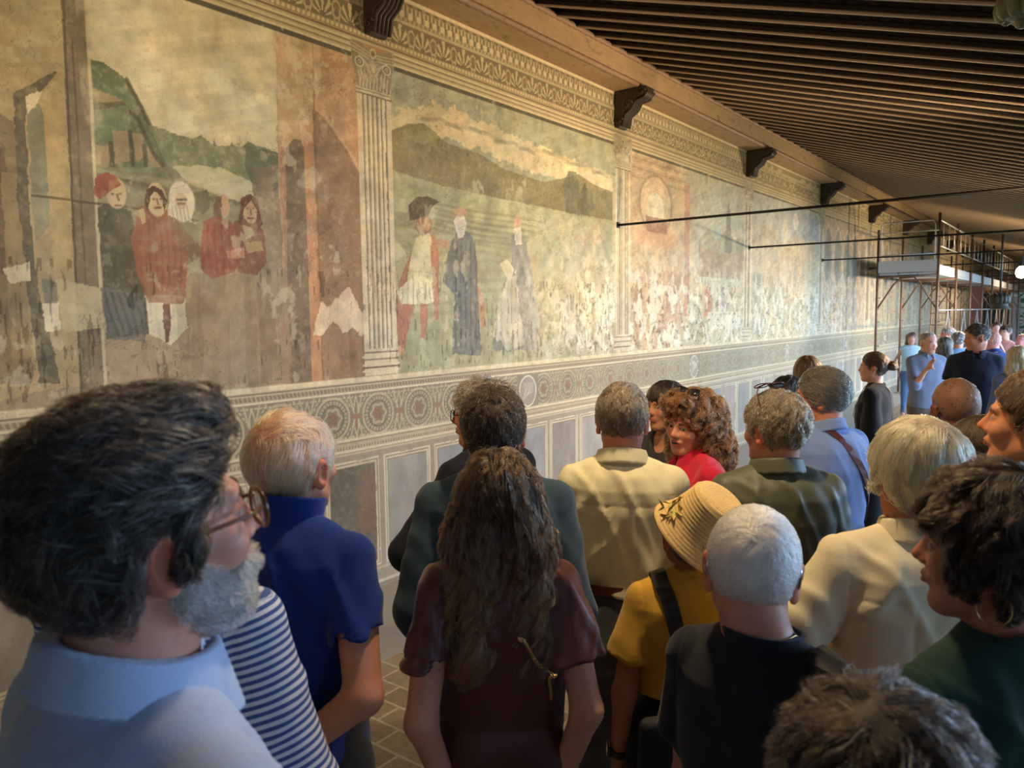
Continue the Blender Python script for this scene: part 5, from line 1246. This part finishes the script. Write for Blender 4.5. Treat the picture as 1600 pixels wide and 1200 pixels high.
c5 = person('person', 770, 598, 2.2, 2, 'person with short dark brown hair in a dark teal denim shirt, behind the long-haired woman',
  dict(skin=(190,120,92), armL='grip', armR='grip', hs=1.06, bw=1.14, ears=1.05, head=(0,-2,0), top=[dict(mat_=cloth('teal_denim', (44,62,74)), name='denim_shirt', collar='shirt', sleeve='long', loose=.016, hem=.46, amp=.009, yoke=.78)], legs_=dict(mat_=NAVT),
   hair=dict(style='short', col=(.020,.012,.007), n=9000, L=.026, lift=(.001,.008), t=.010, grey=.03, jit=.4)))
c4 = person('person', 757, 590, 2.75, -42, 'person in a dark navy suit and thick black glasses, looking left',
  dict(skin=(190,124,96), head=(-38,0,0), armL=((-.75,.1,-.9),(.75,.6,.1)), armR='folded', top=[dict(mat_=cloth('midnight_suit', (18,22,34), sheen=.05), name='suit_jacket', collar='jacket', sleeve='long', loose=.018, hem=.44, amp=.006, shoulder_pad=.008)], legs_=dict(mat_=BLKT),
   hair=dict(style='short', col=(.13,.10,.07), n=4000, L=.045, lift=(.002,.022), t=.016, grey=.2, jit=.4), acc=[(glasses, blackp)]))
c7 = person('person', 972, 593, 2.5, 2, 'person in a cream linen shirt and slate trousers, seen squarely from behind',
  dict(skin=(196,126,98), ears=1.15, head=(0,-3,0), armL=((.06,.12,-1),(.55,.8,.15)), armR=((.06,.12,-1),(-.55,.8,.15)), bw=.97, neck=.036,
   top=[dict(mat_=cloth('cream_linen', (214,204,168), crumple=.8, cscale=4), name='linen_shirt', collar='shirt', sleeve='long', loose=.020, hem=.598, amp=.012, yoke=.775, pleat=.045)], legs_=dict(mat_=GREYT, zt=.62),
   hair=dict(style='short', col=(.085,.060,.036), n=8000, L=.034, lift=(.001,.006), t=.007, grey=.10, flow=fl_nape, capcol=(.14,.09,.06), poly=[(.084,.066),(.07,.15),(-.16,.15),(-.16,-.03),(-.098,-.062),(-.060,-.060),(-.040,-.045),(-.032,-.006),(-.012,.024),(.010,.020),(.016,-.004),(.026,-.004),(.034,.024),(.060,.036)])))
c8 = person('person', 1043, 591, 3.5, -140, 'person with long dark hair and speckled black top beside the curly-haired woman',
  dict(fem=1, skin=(196,138,104), head=(5,-2,0), armR='phonelow', armL='folded', gaze=(-.003,0), top=[dict(mat_=mat('speckled_black', (.018,.016,.018), .7, noise=.9, nscale=160, sheen=.1), name='blouse', sleeve='long', loose=.012, amp=.006, ncut=.03)], legs_=dict(mat_=BLKT),
   hairbox=(.20,.20,.15,.40,.15), hair=dict(style='cover', col=(.022,.015,.012), n=6000, L=.22, t=.010, flow=fl_down, extra=longvol(.062,.05,.30,.03,.050), spread=.008, lift=(.001,.006))))
phone(c8, 'R', 'black phone held up by the dark-haired woman')
def curl_ex(P, d):
    X, Y, Z = P; e = d_ell(P, (0, -.045, .010), (.112, .115, .115)); e = smin(e, d_ell(P, (0, -.065, -.12), (.15, .10, .12)), .04); e = smin(e, d_ell(P, (.02, .05, .098), (.075, .050, .030)), .03)
    return smin(d, np.maximum(e, -d_ell(P, (.012, .12, -.030), (.092, .13, .112))), .012)+.006*np.sin(X*70+2*np.sin(Z*40))*np.sin(Z*60+Y*50)
c9 = person('person', 1084, 610, 3.0, -112, 'person with voluminous curly auburn hair in a crimson blouse, talking',
  dict(fem=1, skin=(214,152,120), head=(-30,-6,-6), hs=1.06, jaw=1.12, bw=1.22, ar=1.0, mouth=.005, lips=(176,70,66), browc=(.05,.02,.012), gaze=(-.003,-.001), armL='hold', armR='hold', fine=.0042,
   top=[dict(mat_=cloth('crimson_cotton', (196,28,56), sheen=.3), name='blouse', collar='shirt', sleeve='elbow', loose=.018, amp=.010, ncut=.04)], legs_=dict(mat_=BLKT),
   hairbox=(.22,.24,.18,.30,.18), hair=dict(style='cover', col=(.20,.080,.030), n=12000, gdiv=26, L=.10, t=.010, wave=.011, wf=130, steps=14, spread=.010, clump=.6, extra=curl_ex, flow=fl_down, capcol=(.045,.018,.008), var=.6, jit=.5, lift=(.002,.016), amp=0), acc=[(glasses, blackp, darkl, 'big', 'head', .0018, None, False)]))
c10 = person('person', 1214, 607, 2.45, -18, 'person in an olive green jacket with brown sunglasses pushed up on the head',
  dict(skin=(196,130,98), head=(-30,0,0), ears=1.1, bw=1.03, armL='down', armR=((.2,.1,-1),(-.6,.8,.1)), neck=.037,
   top=[dict(mat_=cloth('olive_nylon', (80,82,64), rough=.55, sheen=.05, spec=.4), name='jacket', collar='jacket', sleeve='long', loose=.022, hem=.46, amp=.012, pleat=.001)], legs_=dict(mat_=NAVT),
   hair=dict(style='short', col=(.13,.095,.055), n=8500, L=.045, lift=(.002,.010), t=.010, grey=.15, wave=.004, wf=90, jit=.4, capcol=(.13,.09,.06)), acc=[(glasses, redf, darkl, 'big', 'head')]))
c11 = person('person', 1287, 572, 3.2, -48, 'person in a pale blue short-sleeved shirt with a dark red bag strap and black glasses',
  dict(skin=(196,126,96), head=(-36,0,0), bw=1.14, bd=1.2, ears=1.1, armL=((-.2,.1,-1),(.3,.8,-.5)), armR='hold', neck=.040, jaw=1.08,
   top=[dict(mat_=cloth('light_blue_cotton', (128,150,196)), name='shirt', collar='shirt', sleeve='short', loose=.020, hem=.45, amp=.008, slw=2.)], legs_=dict(mat_=DEN),
   hair=dict(style='full', col=(.085,.075,.058), n=6500, L=.06, lift=(.001,.008), t=.013, grey=.18, flow=fl_back, capcol=(.10,.08,.06)), acc=[(glasses, blackp)]))
bag(c11, 'dark red shoulder strap over the pale blue shirt', 'shoulder_bag', brleather, (.06,.27,.86), (.26,.34,1.08), [(.14,.20,1.10),(.02,.16,1.30),(-.07,.06,1.50),(-.075,-.04,1.50),(.02,-.13,1.36),(.14,-.15,1.18),(.22,-.06,1.0)], sw=.030, sm=brleather)
c12 = person('person', 1234, 584, 3.95, -110, 'person with dark hair and glasses glimpsed between two grey-haired men',
  dict(fem=1, skin=(196,140,112), head=(-20,0,0), top=[dict(mat_=cloth('plum_top', (70,50,60)), sleeve='short', loose=.012)], legs_=dict(mat_=BLKT), hair=dict(style='full', col=BLK, n=2500, L=.07, t=.012), acc=[(glasses, blackp)]))
c13 = person('person', 1262, 553, 5.0, -10, 'person with long chestnut hair seen from behind near the wall',
  dict(fem=1, skin=(190,130,100), top=[dict(mat_=cloth('grey_top', (110,106,104)), sleeve='short', loose=.012)], legs_=dict(mat_=BLKT), hairbox=(.2,.2,.15,.4,.15), hair=dict(style='cover', col=(.10,.045,.022), n=3500, L=.2, t=.011, flow=fl_down, extra=longvol(.062,.05,.28,.05,.04))))
c14 = person('person', 1084, 770, 2.0, -12, 'person in a mustard T-shirt and tilted straw hat',
  dict(fem=1, skin=(186,122,90), head=(-10,10,0), hs=1.05, hairtop=0., bw=1.12, armL=((-.20,-.06,-1),(-.05,.22,-1)), armR='hold', finehand='L', palmL=(1,0,0), ar=1.05,
   top=[dict(mat_=cloth('mustard_jersey', (190,146,52)), name='t_shirt', collar='round', sleeve='short', loose=.016, hem=.64, amp=.007, slw=1.8)], legs_=dict(mat_=BLKT, skirt=True, zt=.67),
   hair=dict(style='short', col=(.10,.09,.08), n=2500, L=.045, grey=.2, t=.010, lift=(.001,.003), poly=[(.02,.018),(-.05,.028),(-.16,.030),(-.16,-.04),(-.106,-.092),(-.060,-.088),(-.042,-.060),(-.032,-.010),(-.012,.014),(.008,.010),(.016,-.014),(.026,-.012)]), acc=[(watch, 'L')]))
c15 = person('person', 1172, 783, 1.38, 28, 'person with cropped white hair and hearing aids in a black T-shirt',
  dict(skin=(206,142,116), ears=1.25, head=(-30,-6,4), lean=(-.045,0), bw=1.02, armL='hold', armR='hold', neck=.037,
   top=[dict(mat_=cloth('black_jersey', (32,34,40)), name='t_shirt', collar='band', sleeve='short', loose=.016, hem=.46, amp=.008, slw=1.6)], legs_=dict(mat_=BLKT),
   hair=dict(style='short', col=(.90,.88,.84), n=13000, L=.030, lift=(.0006,.004), t=.007, rad=.00042, grey=.3, flow=fl_swirl, capcol=(.62,.58,.55), var=.15, amp=.0006, poly=[(.086,.064),(.075,.085),(.06,.15),(-.16,.15),(-.16,-.05),(-.104,-.090),(-.060,-.085),(-.042,-.060),(-.034,-.010),(-.012,.024),(.010,.020),(.018,-.006),(.028,-.006),(.036,.022),(.062,.034)]), acc=[(aid,), (necklace,)]))
bag(c15, 'black backpack strap over the shoulder of the white-haired man', 'backpack', mat_canvas, (-.13,-.25,.72), (.15,-.165,1.04), [(.125,-.17,1.04),(.125,-.15,1.20),(.125,-.13,1.28),(.115,-.06,1.375),(.11,.05,1.36),(.12,.12,1.22)], sw=.055, sm=leather)
c16 = person('person', 1378, 1062, .70, 8, 'head of dark grey-flecked hair at the bottom edge, nearest on the right',
  dict(skin=(190,130,100), fem=1, head=(0,0,0), fine=.0035, hairtop=.02, top=[dict(mat_=BLKT, name='t_shirt', sleeve='short', loose=.012, h=.012)], legs_=dict(mat_=BLKT),
   hairbox=(.14,.18,.15,.2,.16), hair=dict(style='full', col=(.013,.008,.0055), n=14000, gdiv=26, L=.085, lift=(.001,.016), t=.018, rad=.00038, grey=.07, jit=.45, wave=.005, wf=60, capcol=(.022,.015,.011), var=.5)))
c17 = person('person', 1440, 649, 1.68, -22, 'person with blond-white hair in a loose cream shirt',
  dict(skin=(190,124,92), head=(-14,-4,0), bw=1.04, ar=1.1, armL=((-.55,.05,-.9),(.5,.7,-.3)), armR='down',
   top=[dict(mat_=cloth('ivory_linen', (224,210,178), crumple=.9, cscale=4), name='shirt', collar='jacket', sleeve='long', loose=.026, hem=.45, amp=.015, slw=1.4, yoke=.78, pleat=.05)], legs_=dict(mat_=TAN),
   hairbox=(.14,.18,.15,.18,.15), hair=dict(style='full', col=(.80,.62,.30), n=9500, gdiv=26, L=.11, lift=(.001,.008), t=.015, grey=.12, spread=.009, wave=.003, wf=40, capcol=(.34,.25,.17), clump=.7, poly=[(.088,.058),(.08,.085),(.06,.16),(-.18,.16),(-.18,-.04),(-.112,-.100),(-.060,-.095),(-.030,-.060),(-.010,-.012),(.010,-.010),(.016,-.030),(.030,-.028),(.040,.010),(.062,.034)])))
c18 = person('person', 1568, 733, 1.14, -52, 'person with dark wavy hair, hoop earring and dark green top at the right edge',
  dict(fem=1, skin=(186,124,92), head=(-34,0,0), bw=1.12, armL=((-.35,.05,-.95),(.2,.8,-.3)),
   top=[dict(mat_=cloth('bottle_green', (24,54,44)), name='top', collar='round', sleeve='short', loose=.020, hem=.46, amp=.008)], legs_=dict(mat_=BLKT),
   hairbox=(.16,.2,.16,.2,.16), hair=dict(style='full', col=(.018,.011,.007), n=9000, L=.09, gdiv=26, lift=(.001,.016), t=.024, wave=.007, wf=60, jit=.4, capcol=(.018,.012,.008), var=.6, poly=[(.100,.052),(.09,.10),(.06,.17),(-.20,.17),(-.20,-.08),(-.115,-.115),(-.060,-.110),(-.030,-.080),(-.016,-.030),(.010,-.015),(.018,-.050),(.034,-.040),(.044,.010),(.066,.034)]), acc=[(earring, 'hoop', -1)]))
c19 = person('person', 1634, 570, 1.8, -78, 'face in left profile with a long nose, cut by the right edge',
  dict(skin=(206,138,100), head=(-4,4,0), nose=1.15, top=[dict(mat_=cloth('navy_knit', (30,38,58)), name='polo_shirt', collar='polo', sleeve='short', loose=.014)], legs_=dict(mat_=NAVT), hair=dict(style='short', col=(.08,.04,.02), n=3000, L=.03)))
c20 = person('person', 1495, 584, 2.9, -14, 'shaven brown head with fine texture, above a long-haired woman',
  dict(skin=(128,82,58), scalp=(120,78,56), head=(-10,0,0), hs=1.02, armL='hold', armR='hold', top=[dict(mat_=cloth('grey_brown_top', (80,66,58)), sleeve='short', loose=.012)], legs_=dict(mat_=BLKT),
   hair=dict(style='fuzz', col=(.06,.04,.03), n=700, L=.006, t=.0025, lift=(0,.001), capcol=(.19,.088,.045), amp=.0004)))
c21 = person('person', 1545, 648, 2.2, -70, 'person with brown hair falling forward and sunglasses, looking down',
  dict(fem=1, skin=(176,112,82), head=(-20,-26,0), top=[dict(mat_=cloth('charcoal_top', (44,42,44)), sleeve='short', loose=.012)], legs_=dict(mat_=BLKT), hairbox=(.2,.2,.15,.35,.15), hair=dict(style='cover', col=(.045,.025,.012), n=4500, L=.15, t=.015, flow=fl_down, extra=longvol(.062,.05,.20,.05,.04), capcol=(.03,.018,.01)), acc=[(glasses, blackp, darkl, 'big')]))
# ------------------------------------------------------------------ visitors farther down the gallery
bunx = lambda P, d: smin(d, d_ell(P, (0, -.142, .018), (.034, .036, .036)), .01)
c22 = person('person', 1368, 548, 5.7, -78, 'person in a black dress with hair in a low bun',
  dict(fem=1, skin=(206,146,118), head=(-8,0,0), armL='down', armR='down', top=[dict(mat_=cloth('black_crepe', (16,16,20)), name='dress', sleeve='elbow', loose=.022, hem=.40, amp=.008, slw=1.8)], legs_=dict(mat_=cloth('black_crepe', (16,16,20)), skirt=True),
   hairbox=(.13,.2,.15,.15,.13), hair=dict(style='short', col=(.05,.03,.02), n=2500, L=.07, t=.010, extra=bunx, flow=fl_back), acc=[(earring, 'pearl', -1)]))
bag(c22, 'small dark bag on a thin olive strap behind the black dress', 'shoulder_bag', leather, (.06,-.30,.80), (.22,-.21,1.0), [(-.08,.12,1.15),(-.07,.05,1.38),(-.02,-.06,1.40),(.06,-.13,1.2),(.12,-.15,1.0)], sw=.012, sm=mat('olive_strap', (.20,.19,.12), .6))
c23 = person('person', 1450, 517, 8.5, 150, 'balding person in a grey-blue polo, hand raised to the chin',
  dict(skin=(206,146,118), head=(-12,-4,0), bw=1.1, armR='chin', armL='down', top=[dict(mat_=cloth('grey_blue_pique', (112,118,136)), name='polo_shirt', collar='polo', sleeve='elbow', loose=.018, hem=.50)], legs_=dict(mat_=BRT, short=False), hair=dict(style='receding', col=(.3,.26,.22), n=900, L=.02, t=.005)))
c24 = person('person', 1424, 518, 13.5, 172, 'distant person in a sleeveless pale blue top and jeans, hand on the hip',
  dict(fem=1, skin=(214,156,130), armR='hip', top=[dict(mat_=cloth('pale_aqua', (176,206,222)), sleeve='none', loose=.012, hem=.55)], legs_=dict(mat_=BLUEJ, zt=.6), hairbox=(.2,.2,.15,.4,.15), hair=dict(style='cover', col=(.10,.05,.03), n=700, L=.15, t=.012, flow=fl_down, extra=longvol(.055,.04,.2,.03,.04))))
c25 = person('person', 1527, 503, 7.0, 176, 'tall person in a navy polo and pale shorts, looking left',
  dict(skin=(190,126,98), head=(72,-8,0), armR='down', armL='down', bw=1.0, top=[dict(mat_=cloth('navy_pique', (24,30,48)), name='polo_shirt', collar='polo', sleeve='short', loose=.018, hem=.48, slw=1.5)], legs_=dict(mat_=TAN, short=True),
   hair=dict(style='short', col=(.04,.03,.025), n=2500, L=.015, t=.006), acc=[(watch, 'L', False)]))
c26 = person('person', 1498, 517, 10.5, -4, 'person in a sky blue shirt with grey hair, seen from behind',
  dict(skin=(200,140,112), bw=1.1, top=[dict(mat_=cloth('sky_blue_cotton', (132,180,222)), sleeve='elbow', loose=.022, hem=.46)], legs_=dict(mat_=NAVT), hair=dict(style='short', col=(.2,.18,.16), n=1200, L=.02, grey=.3)))
c27 = person('person', 1477, 524, 9.6, 12, 'person with straight grey-brown hair left of the sky blue shirt',
  dict(fem=1, skin=(190,130,100), top=[dict(mat_=cloth('lilac_top', (140,136,170)), sleeve='short', loose=.012)], legs_=dict(mat_=NAVT), hairbox=(.2,.2,.15,.4,.15), hair=dict(style='cover', col=(.09,.075,.06), n=1200, L=.15, t=.012, flow=fl_down, extra=longvol(.06,.05,.22,.04,.04))))
c28 = person('person', 1482, 509, 12.2, -100, 'grey-haired person facing left, farthest by the scaffold posts',
  dict(skin=(206,140,116), top=[dict(mat_=cloth('white_shirt', (190,190,196)), sleeve='short', loose=.014)], legs_=dict(mat_=BRT), hair=dict(style='short', col=(.3,.28,.26), n=800, L=.02)))
c29 = person('person', 1553, 516, 9.0, -30, 'bald pink-headed person in a navy shirt with pale collar',
  dict(skin=(222,150,136), bw=1.1, top=[dict(mat_=cloth('blue_shirt', (44,64,120)), collar='shirt', sleeve='short', loose=.018)], legs_=dict(mat_=TAN), hair=dict(style='fuzz', col=(.5,.45,.42), n=300, L=.008, t=.0015, capcol=(.60,.34,.27))))
c30 = person('person', 1572, 507, 12.0, -150, 'distant person raising a phone with both hands',
  dict(fem=1, skin=(214,156,130), armL='phone', armR='phone', top=[dict(mat_=cloth('coral_top', (226,160,150)), sleeve='none', loose=.012)], legs_=dict(mat_=NAVT), hair=dict(style='full', col=BR, n=700, L=.05)))
phone(c30, 'R', 'phone raised overhead by the distant visitor')
c31 = person('person', 1592, 538, 6.6, -10, 'blonde person in a slate blue shirt and white patterned skirt',
  dict(fem=1, skin=(206,150,124), top=[dict(mat_=cloth('slate_blue', (96,112,146)), sleeve='long', loose=.018, hem=.50, amp=.010)], legs_=dict(mat_=mat('patterned_skirt', (.78,.82,.80), .8, noise=.9, nscale=26, col2=(.25,.45,.5)), skirt=True, name='skirt'),
   hairbox=(.2,.2,.15,.4,.15), hair=dict(style='cover', col=(.52,.40,.22), n=3000, L=.2, t=.012, flow=fl_down, extra=longvol(.062,.05,.30,.05,.04), capcol=(.3,.22,.12))))
c32 = person('person', 1557, 502, 13.2, 175, 'distant person with brown hair beside the white door jamb',
  dict(skin=(214,160,140), top=[dict(mat_=BLKT, sleeve='short', loose=.012)], legs_=dict(mat_=BLKT), hair=dict(style='short', col=(.10,.05,.03), n=500, L=.03)))
c33 = person('person', 1600, 520, 11.0, -120, 'distant pink-faced person in front of the garden doorway',
  dict(skin=(226,150,140), top=[dict(mat_=cloth('rose_top', (206,150,146)), sleeve='short', loose=.012)], legs_=dict(mat_=NAVT), hair=dict(style='fuzz', col=(.5,.3,.2), n=300, L=.01, t=.003, capcol=(.45,.25,.18))))
print('CROWD', time.time()-T0)
# ------------------------------------------------------------------ straw hat with a spray of leaves
def hat(c):
    sc, Rh, hc = c['sc'], c['Rh'], c['hc']; ax_ = Vector((.46, -.40, .79)).normalized(); Rt = np.array(ax_.to_track_quat('Z', 'Y').to_matrix()); o = hc+np.array(ax_)*.062*sc+A_([.0, -.01, .0])
    t = empty('straw_hat', tuple(c['org'])); t.rotation_euler = c['B'].rotation_euler; tag(t, 'woven straw hat with a small leafy spray, tilted back on a head', 'hat')
    prof = [(.002,.088),(.03,.090),(.055,.088),(.070,.082),(.078,.070),(.082,.045),(.090,.010),(.096,-.012),(.103,-.028),(.111,-.042),(.118,-.054),(.123,-.062),(.124,-.066),(.115,-.060),(.108,-.048),(.100,-.032),(.089,-.018),(.083,.010),(.078,.040),(.073,.064),(.055,.080),(.002,.083)]
    pr = [];                                      # round coils of plaited straw
    for i in range(len(prof)-1):
        (r0, z0), (r1, z1) = prof[i], prof[i+1]; n = max(2, int(math.hypot(r1-r0, z1-z0)/.0022))
        for k in range(n): pr.append((r0+(r1-r0)*k/n, z0+(z1-z0)*k/n))
    pr.append(prof[-1]); s = 0; V = []; N_ = 96
    for i, (r, z) in enumerate(pr):
        if i: s += math.hypot(r-pr[i-1][0], z-pr[i-1][1])
        j = min(i+1, len(pr)-1); k = max(i-1, 0); tx, tz = pr[j][0]-pr[k][0], pr[j][1]-pr[k][1]; l = math.hypot(tx, tz)+1e-9; b = .0016*abs(math.sin(s*math.pi/.0105))
        for a in range(N_):
            th = 2*math.pi*a/N_; rr = max(.001, r+b*(-tz/l)*-1+.006*math.sin(2*th)*(r/.15)**2); zz = z+b*(tx/l)+.008*math.cos(2*th+.4)*(r/.15)**3; V.append(Rt@(A_([rr*math.cos(th), rr*math.sin(th)*1.08, zz])*sc*1.02)+o)
    V = A_(V); i, a = np.meshgrid(np.arange(len(pr)-1), np.arange(N_), indexing='ij'); f = np.stack([i*N_+a, i*N_+(a+1) % N_, (i+1)*N_+(a+1) % N_, (i+1)*N_+a], -1).reshape(-1, 4)
    mesh_np('woven_straw', V, f, mat('straw', tuple(srgb((196,164,108))), .75, noise=.35, nscale=120, bump=.03, bscale=260), t)
    mb = MB(); rs = random.Random(5)
    for k in range(15):
        a = 2.3+rs.uniform(-.40, .40); r = rs.uniform(.088, .13); p = A_([r*math.cos(a), r*math.sin(a), -.045+rs.uniform(.0, .06)]); u = A_([rs.uniform(-1,1), rs.uniform(-1,1), rs.uniform(-.4,1)]); u /= np.linalg.norm(u); v = np.cross(u, [.3,.5,.8]); v /= np.linalg.norm(v); l = rs.uniform(.014, .026)
        q = [p-u*l, p+v*l*.4+.003, p+u*l, p-v*l*.4]; mb.add([Rt@(x*sc)+o for x in q], [(0,1,2,3)])
    lv = mb.build('leafy_spray', mat('dried_leaves', (.30,.40,.08), .6, noise=.5, nscale=60, col2=(.50,.30,.10)), t); return t
hat(c14)
bag(c14, 'large black leather shoulder bag on the back of the mustard T-shirt', 'tote_bag', mat_canvas, (-.20,-.30,.50), (.06,-.20,1.0), [(-.02,-.20,.98),(-.05,-.17,1.10),(-.085,-.12,1.22),(-.095,-.02,1.27),(-.09,.06,1.24)], sw=.040, sm=leather, offset=.006)
# ------------------------------------------------------------------ scaffolding along the far wall
steel = mat('rusty_scaffold_steel', (.16, .09, .055), .5, metal=.5, noise=.4, nscale=20); galv = mat('galvanised_steel', (.60, .60, .58), .45, metal=.4); deckm = mat('pale_deck_board', (.55, .55, .52), .6, noise=.2, nscale=6); redp = mat('red_brown_frame', (.20, .07, .04), .5, metal=.3)
SX0, SX1, SY = .42, 1.52, 17.2; BAYS = 8; BL = 2.5
fi = None
def scaf_frame(y, first):
    t = empty('scaffolding', (0, y, 0)); tag(t, 'rusty tubular scaffold frame with curved braces, in a row along the wall', 'scaffold frame', 'scaffold frames')
    st = mat('x', 1) if False else steel
    for x, zt in ((SX0, 3.58), (SX1, 3.84)): MB().tube([(x, 0, .03), (x, 0, zt)], .026, 8).build('standard', st, t, True)
    MB().tube([(SX0, 0, 2.62), (SX1, 0, 2.62)], .024, 8).build('transom', st, t, True)
    mb = MB(); mb.tube([(SX0, 0, 1.95), (SX0+.30, 0, 2.45), (SX0+.42, 0, 2.58), (SX1-.42, 0, 2.60), (SX1-.30, 0, 2.45), (SX1, 0, 1.95)], .018, 6); mb.build('arched_brace', st, t, True)
    for x in (SX0, SX1):
        mb = MB()
        for z in (.7, 1.2, 1.7, 2.2): mb.tube([(x, 0, z), (x+.07, 0, z)], .008, 6)
        mb.build('pins', st, t)
        MB().box((x-.07, -.07, 0), (x+.07, .07, .012)).build('base_plate', st, t)
    return t
f0 = scaf_frame(SY, True); kids = list(f0.children)
ORD = ['', 'second', 'third', 'fourth', 'fifth', 'sixth', 'seventh', 'eighth', 'ninth']
for k in range(1, BAYS+1):
    c = f0.copy(); c['label'] = 'rusty tubular scaffold frame with arched braces, %s from the near end' % ORD[k]; COL.objects.link(c); c.location = (0, SY+BL*k, 0)
    for q in kids: d = q.copy(); COL.objects.link(d); d.parent = c
f0['label'] = 'nearest rusty scaffold frame, at the left end of the row'
def many(name, cat, label, first, grp, build, n, m=None):
    o = build(); o.location = (0, first, 0); tag(o, label, cat, grp); ks = list(o.children)
    o['label'] = label+', nearest of its row'
    for k in range(1, n):
        c = o.copy(); c['label'] = label+', %s of its row' % ORD[k]; COL.objects.link(c); c.location = (0, first+BL*k, 0)
        for q in ks: d = q.copy(); COL.objects.link(d); d.parent = c
    return o
def deck():
    mb = MB()
    for i in range(3): mb.box((SX0+.03+.355*i, .04, 2.645), (SX0+.365+.355*i, BL-.04, 2.69))
    o = mb.build('scaffold_deck', deckm, bevel=.004); MB().box((SX1-.045, .04, 2.695), (SX1-.03, BL-.04, 2.85)).build('toe_board', deckm, o); MB().box((SX0+.04, .04, 2.60), (SX1-.04, .07, 2.645)).build('hook_rail', galv, o); return o
many('scaffold_deck', 'scaffold deck', 'pale deck of boards on the scaffold frames', SY, 'scaffold decks', deck, BAYS)
def rail():
    mb = MB(); mb.tube([(SX1+.0, .03, 3.70), (SX1, BL-.03, 3.70)], .016, 6); mb.tube([(SX1, .03, 3.2), (SX1, BL-.03, 3.2)], .014, 6)
    for y in (.5, 1.25, 2.0): mb.tube([(SX1, y, 3.2), (SX1, y, 3.70)], .012, 6)
    return mb.build('scaffold_guard_rail', galv, None, True)
many('scaffold_guard_rail', 'guard rail', 'light metal guard rail above the scaffold deck', SY, 'scaffold guard rails', rail, BAYS)
def brace():
    mb = MB(); mb.tube([(SX1+.03, 0, .35), (SX1+.03, BL/2, 1.9), (SX1+.03, BL, .35)], .012, 6); mb.tube([(SX1+.03, 0, 1.93), (SX1+.03, BL, 1.93)], .014, 6); mb.tube([(SX1+.03, 0, 1.0), (SX1+.03, BL, 1.0)], .014, 6); return mb.build('scaffold_cross_brace', galv, None, True)
many('scaffold_cross_brace', 'cross brace', 'pale diagonal brace tubes between outer scaffold posts', SY, 'scaffold braces', brace, BAYS)
mb = MB(); n = 10; L_ = SX1-SX0-.12; lo = [(SX0+.06, SY-.03, 2.70), (SX0+.06, SY-.03, 3.62), (SX0+.10, SY-.03, 3.70), (SX1-.10, SY-.03, 3.70), (SX1-.06, SY-.03, 3.62), (SX1-.06, SY-.03, 2.70)]
mb.tube(lo, .014, 8); mb.tube([(SX0+.06, SY-.03, 3.05), (SX1-.06, SY-.03, 3.05)], .011, 6); mb.tube([(SX0, SY-.03, 3.50), (SX1, SY-.03, 3.50)], .011, 6)
o = mb.build('scaffold_end_rail', galv, None, True); tag(o, 'bent tube end rail on top of the nearest scaffold deck', 'guard rail')
MB().box((SX0+.02, SY-.05, 2.70), (SX1-.02, SY-.035, 2.93)).build('toe_board', galv, o)
mb = MB(); mb.tube([(1.12, SY+2.0, .02), (1.12, SY+2.0, 2.55)], .014, 6); mb.tube([(1.42, SY+2.0, .02), (1.42, SY+2.0, 2.55)], .014, 6)
for k in range(9): mb.tube([(1.12, SY+2.0, .3+.26*k), (1.42, SY+2.0, .3+.26*k)], .010, 6)
o = mb.build('ladder', steel, None, True); tag(o, 'narrow metal ladder standing inside the scaffolding', 'ladder')
MB().box((1.05, SY+9, 0.0), (1.40, SY+9.05, 2.58)).build('plywood_sheet', redp)
tag(bpy.data.objects['plywood_sheet'], 'red brown panel standing behind the scaffold posts', 'panel')
# ------------------------------------------------------------------ carved pendant under the rafters at the top right corner
mb = MB(); mb.sphere((0, 0, 0), (.10, .10, .09), 24, 16)
for k in range(10):
    a = 2*math.pi*k/10; mb.sphere((.075*math.cos(a), .075*math.sin(a), -.03), (.034, .034, .055), 10, 8)
mb.tube([(0, 0, .05), (0, 0, .16)], .05, 12); mb.sphere((0, 0, -.095), .028, 10, 8)
pd = mb.build('carved_pendant', mat('gilded_green_wood', (.13, .13, .07), .45, noise=.6, nscale=30, bump=.04, bscale=60), None, True)
pd.location = tuple(at_depth(1598, -2, 3.3)); pd.location.z = roofz(pd.location.x)-.16; tag(pd, 'green and gold carved pendant under the rafters at the top right corner', 'pendant')
tp = MB(); tp.tube([(0, 0, 0), (0, 0, .06)], .012, 8)
mb = MB(); P_ = at_depth(1592, 470, 11.5)
for k in range(14):
    a = 2*math.pi*k/14; mb.sphere((.085*math.cos(a), .085*math.sin(a), .02), (.03, .03, .06), 8, 6)
mb.tube([(0, 0, .05), (0, 0, -.10)], [.07, .10], 14); mb.tube([(0, 0, .05), (0, 0, .80)], .012, 8)
o = mb.build('hanging_ornament', mat('dark_iron_leaves', (.05, .045, .03), .6), None, True); o.location = (float(P_[0]), 10.97, float(P_[2])-.02); tag(o, 'dark leafy hanging ornament below the bright floodlight', 'ornament')

belt = MB(); n = 40; H_ = c7['H']; V = []
for z in (.603, .622):
    for k in range(n):
        a = 2*math.pi*k/n; V.append(((.0905*H_+.012)*math.copysign(abs(math.cos(a))**.87, math.cos(a)), (.0615*H_+.012)*math.copysign(abs(math.sin(a))**.87, math.sin(a))+.003*H_, z*H_))
belt.add(V, [(k, (k+1) % n, n+(k+1) % n, n+k) for k in range(n)]); belt.build('belt', brleather, c7['B'], True)
print('SCRIPT TIME', time.time()-T0)
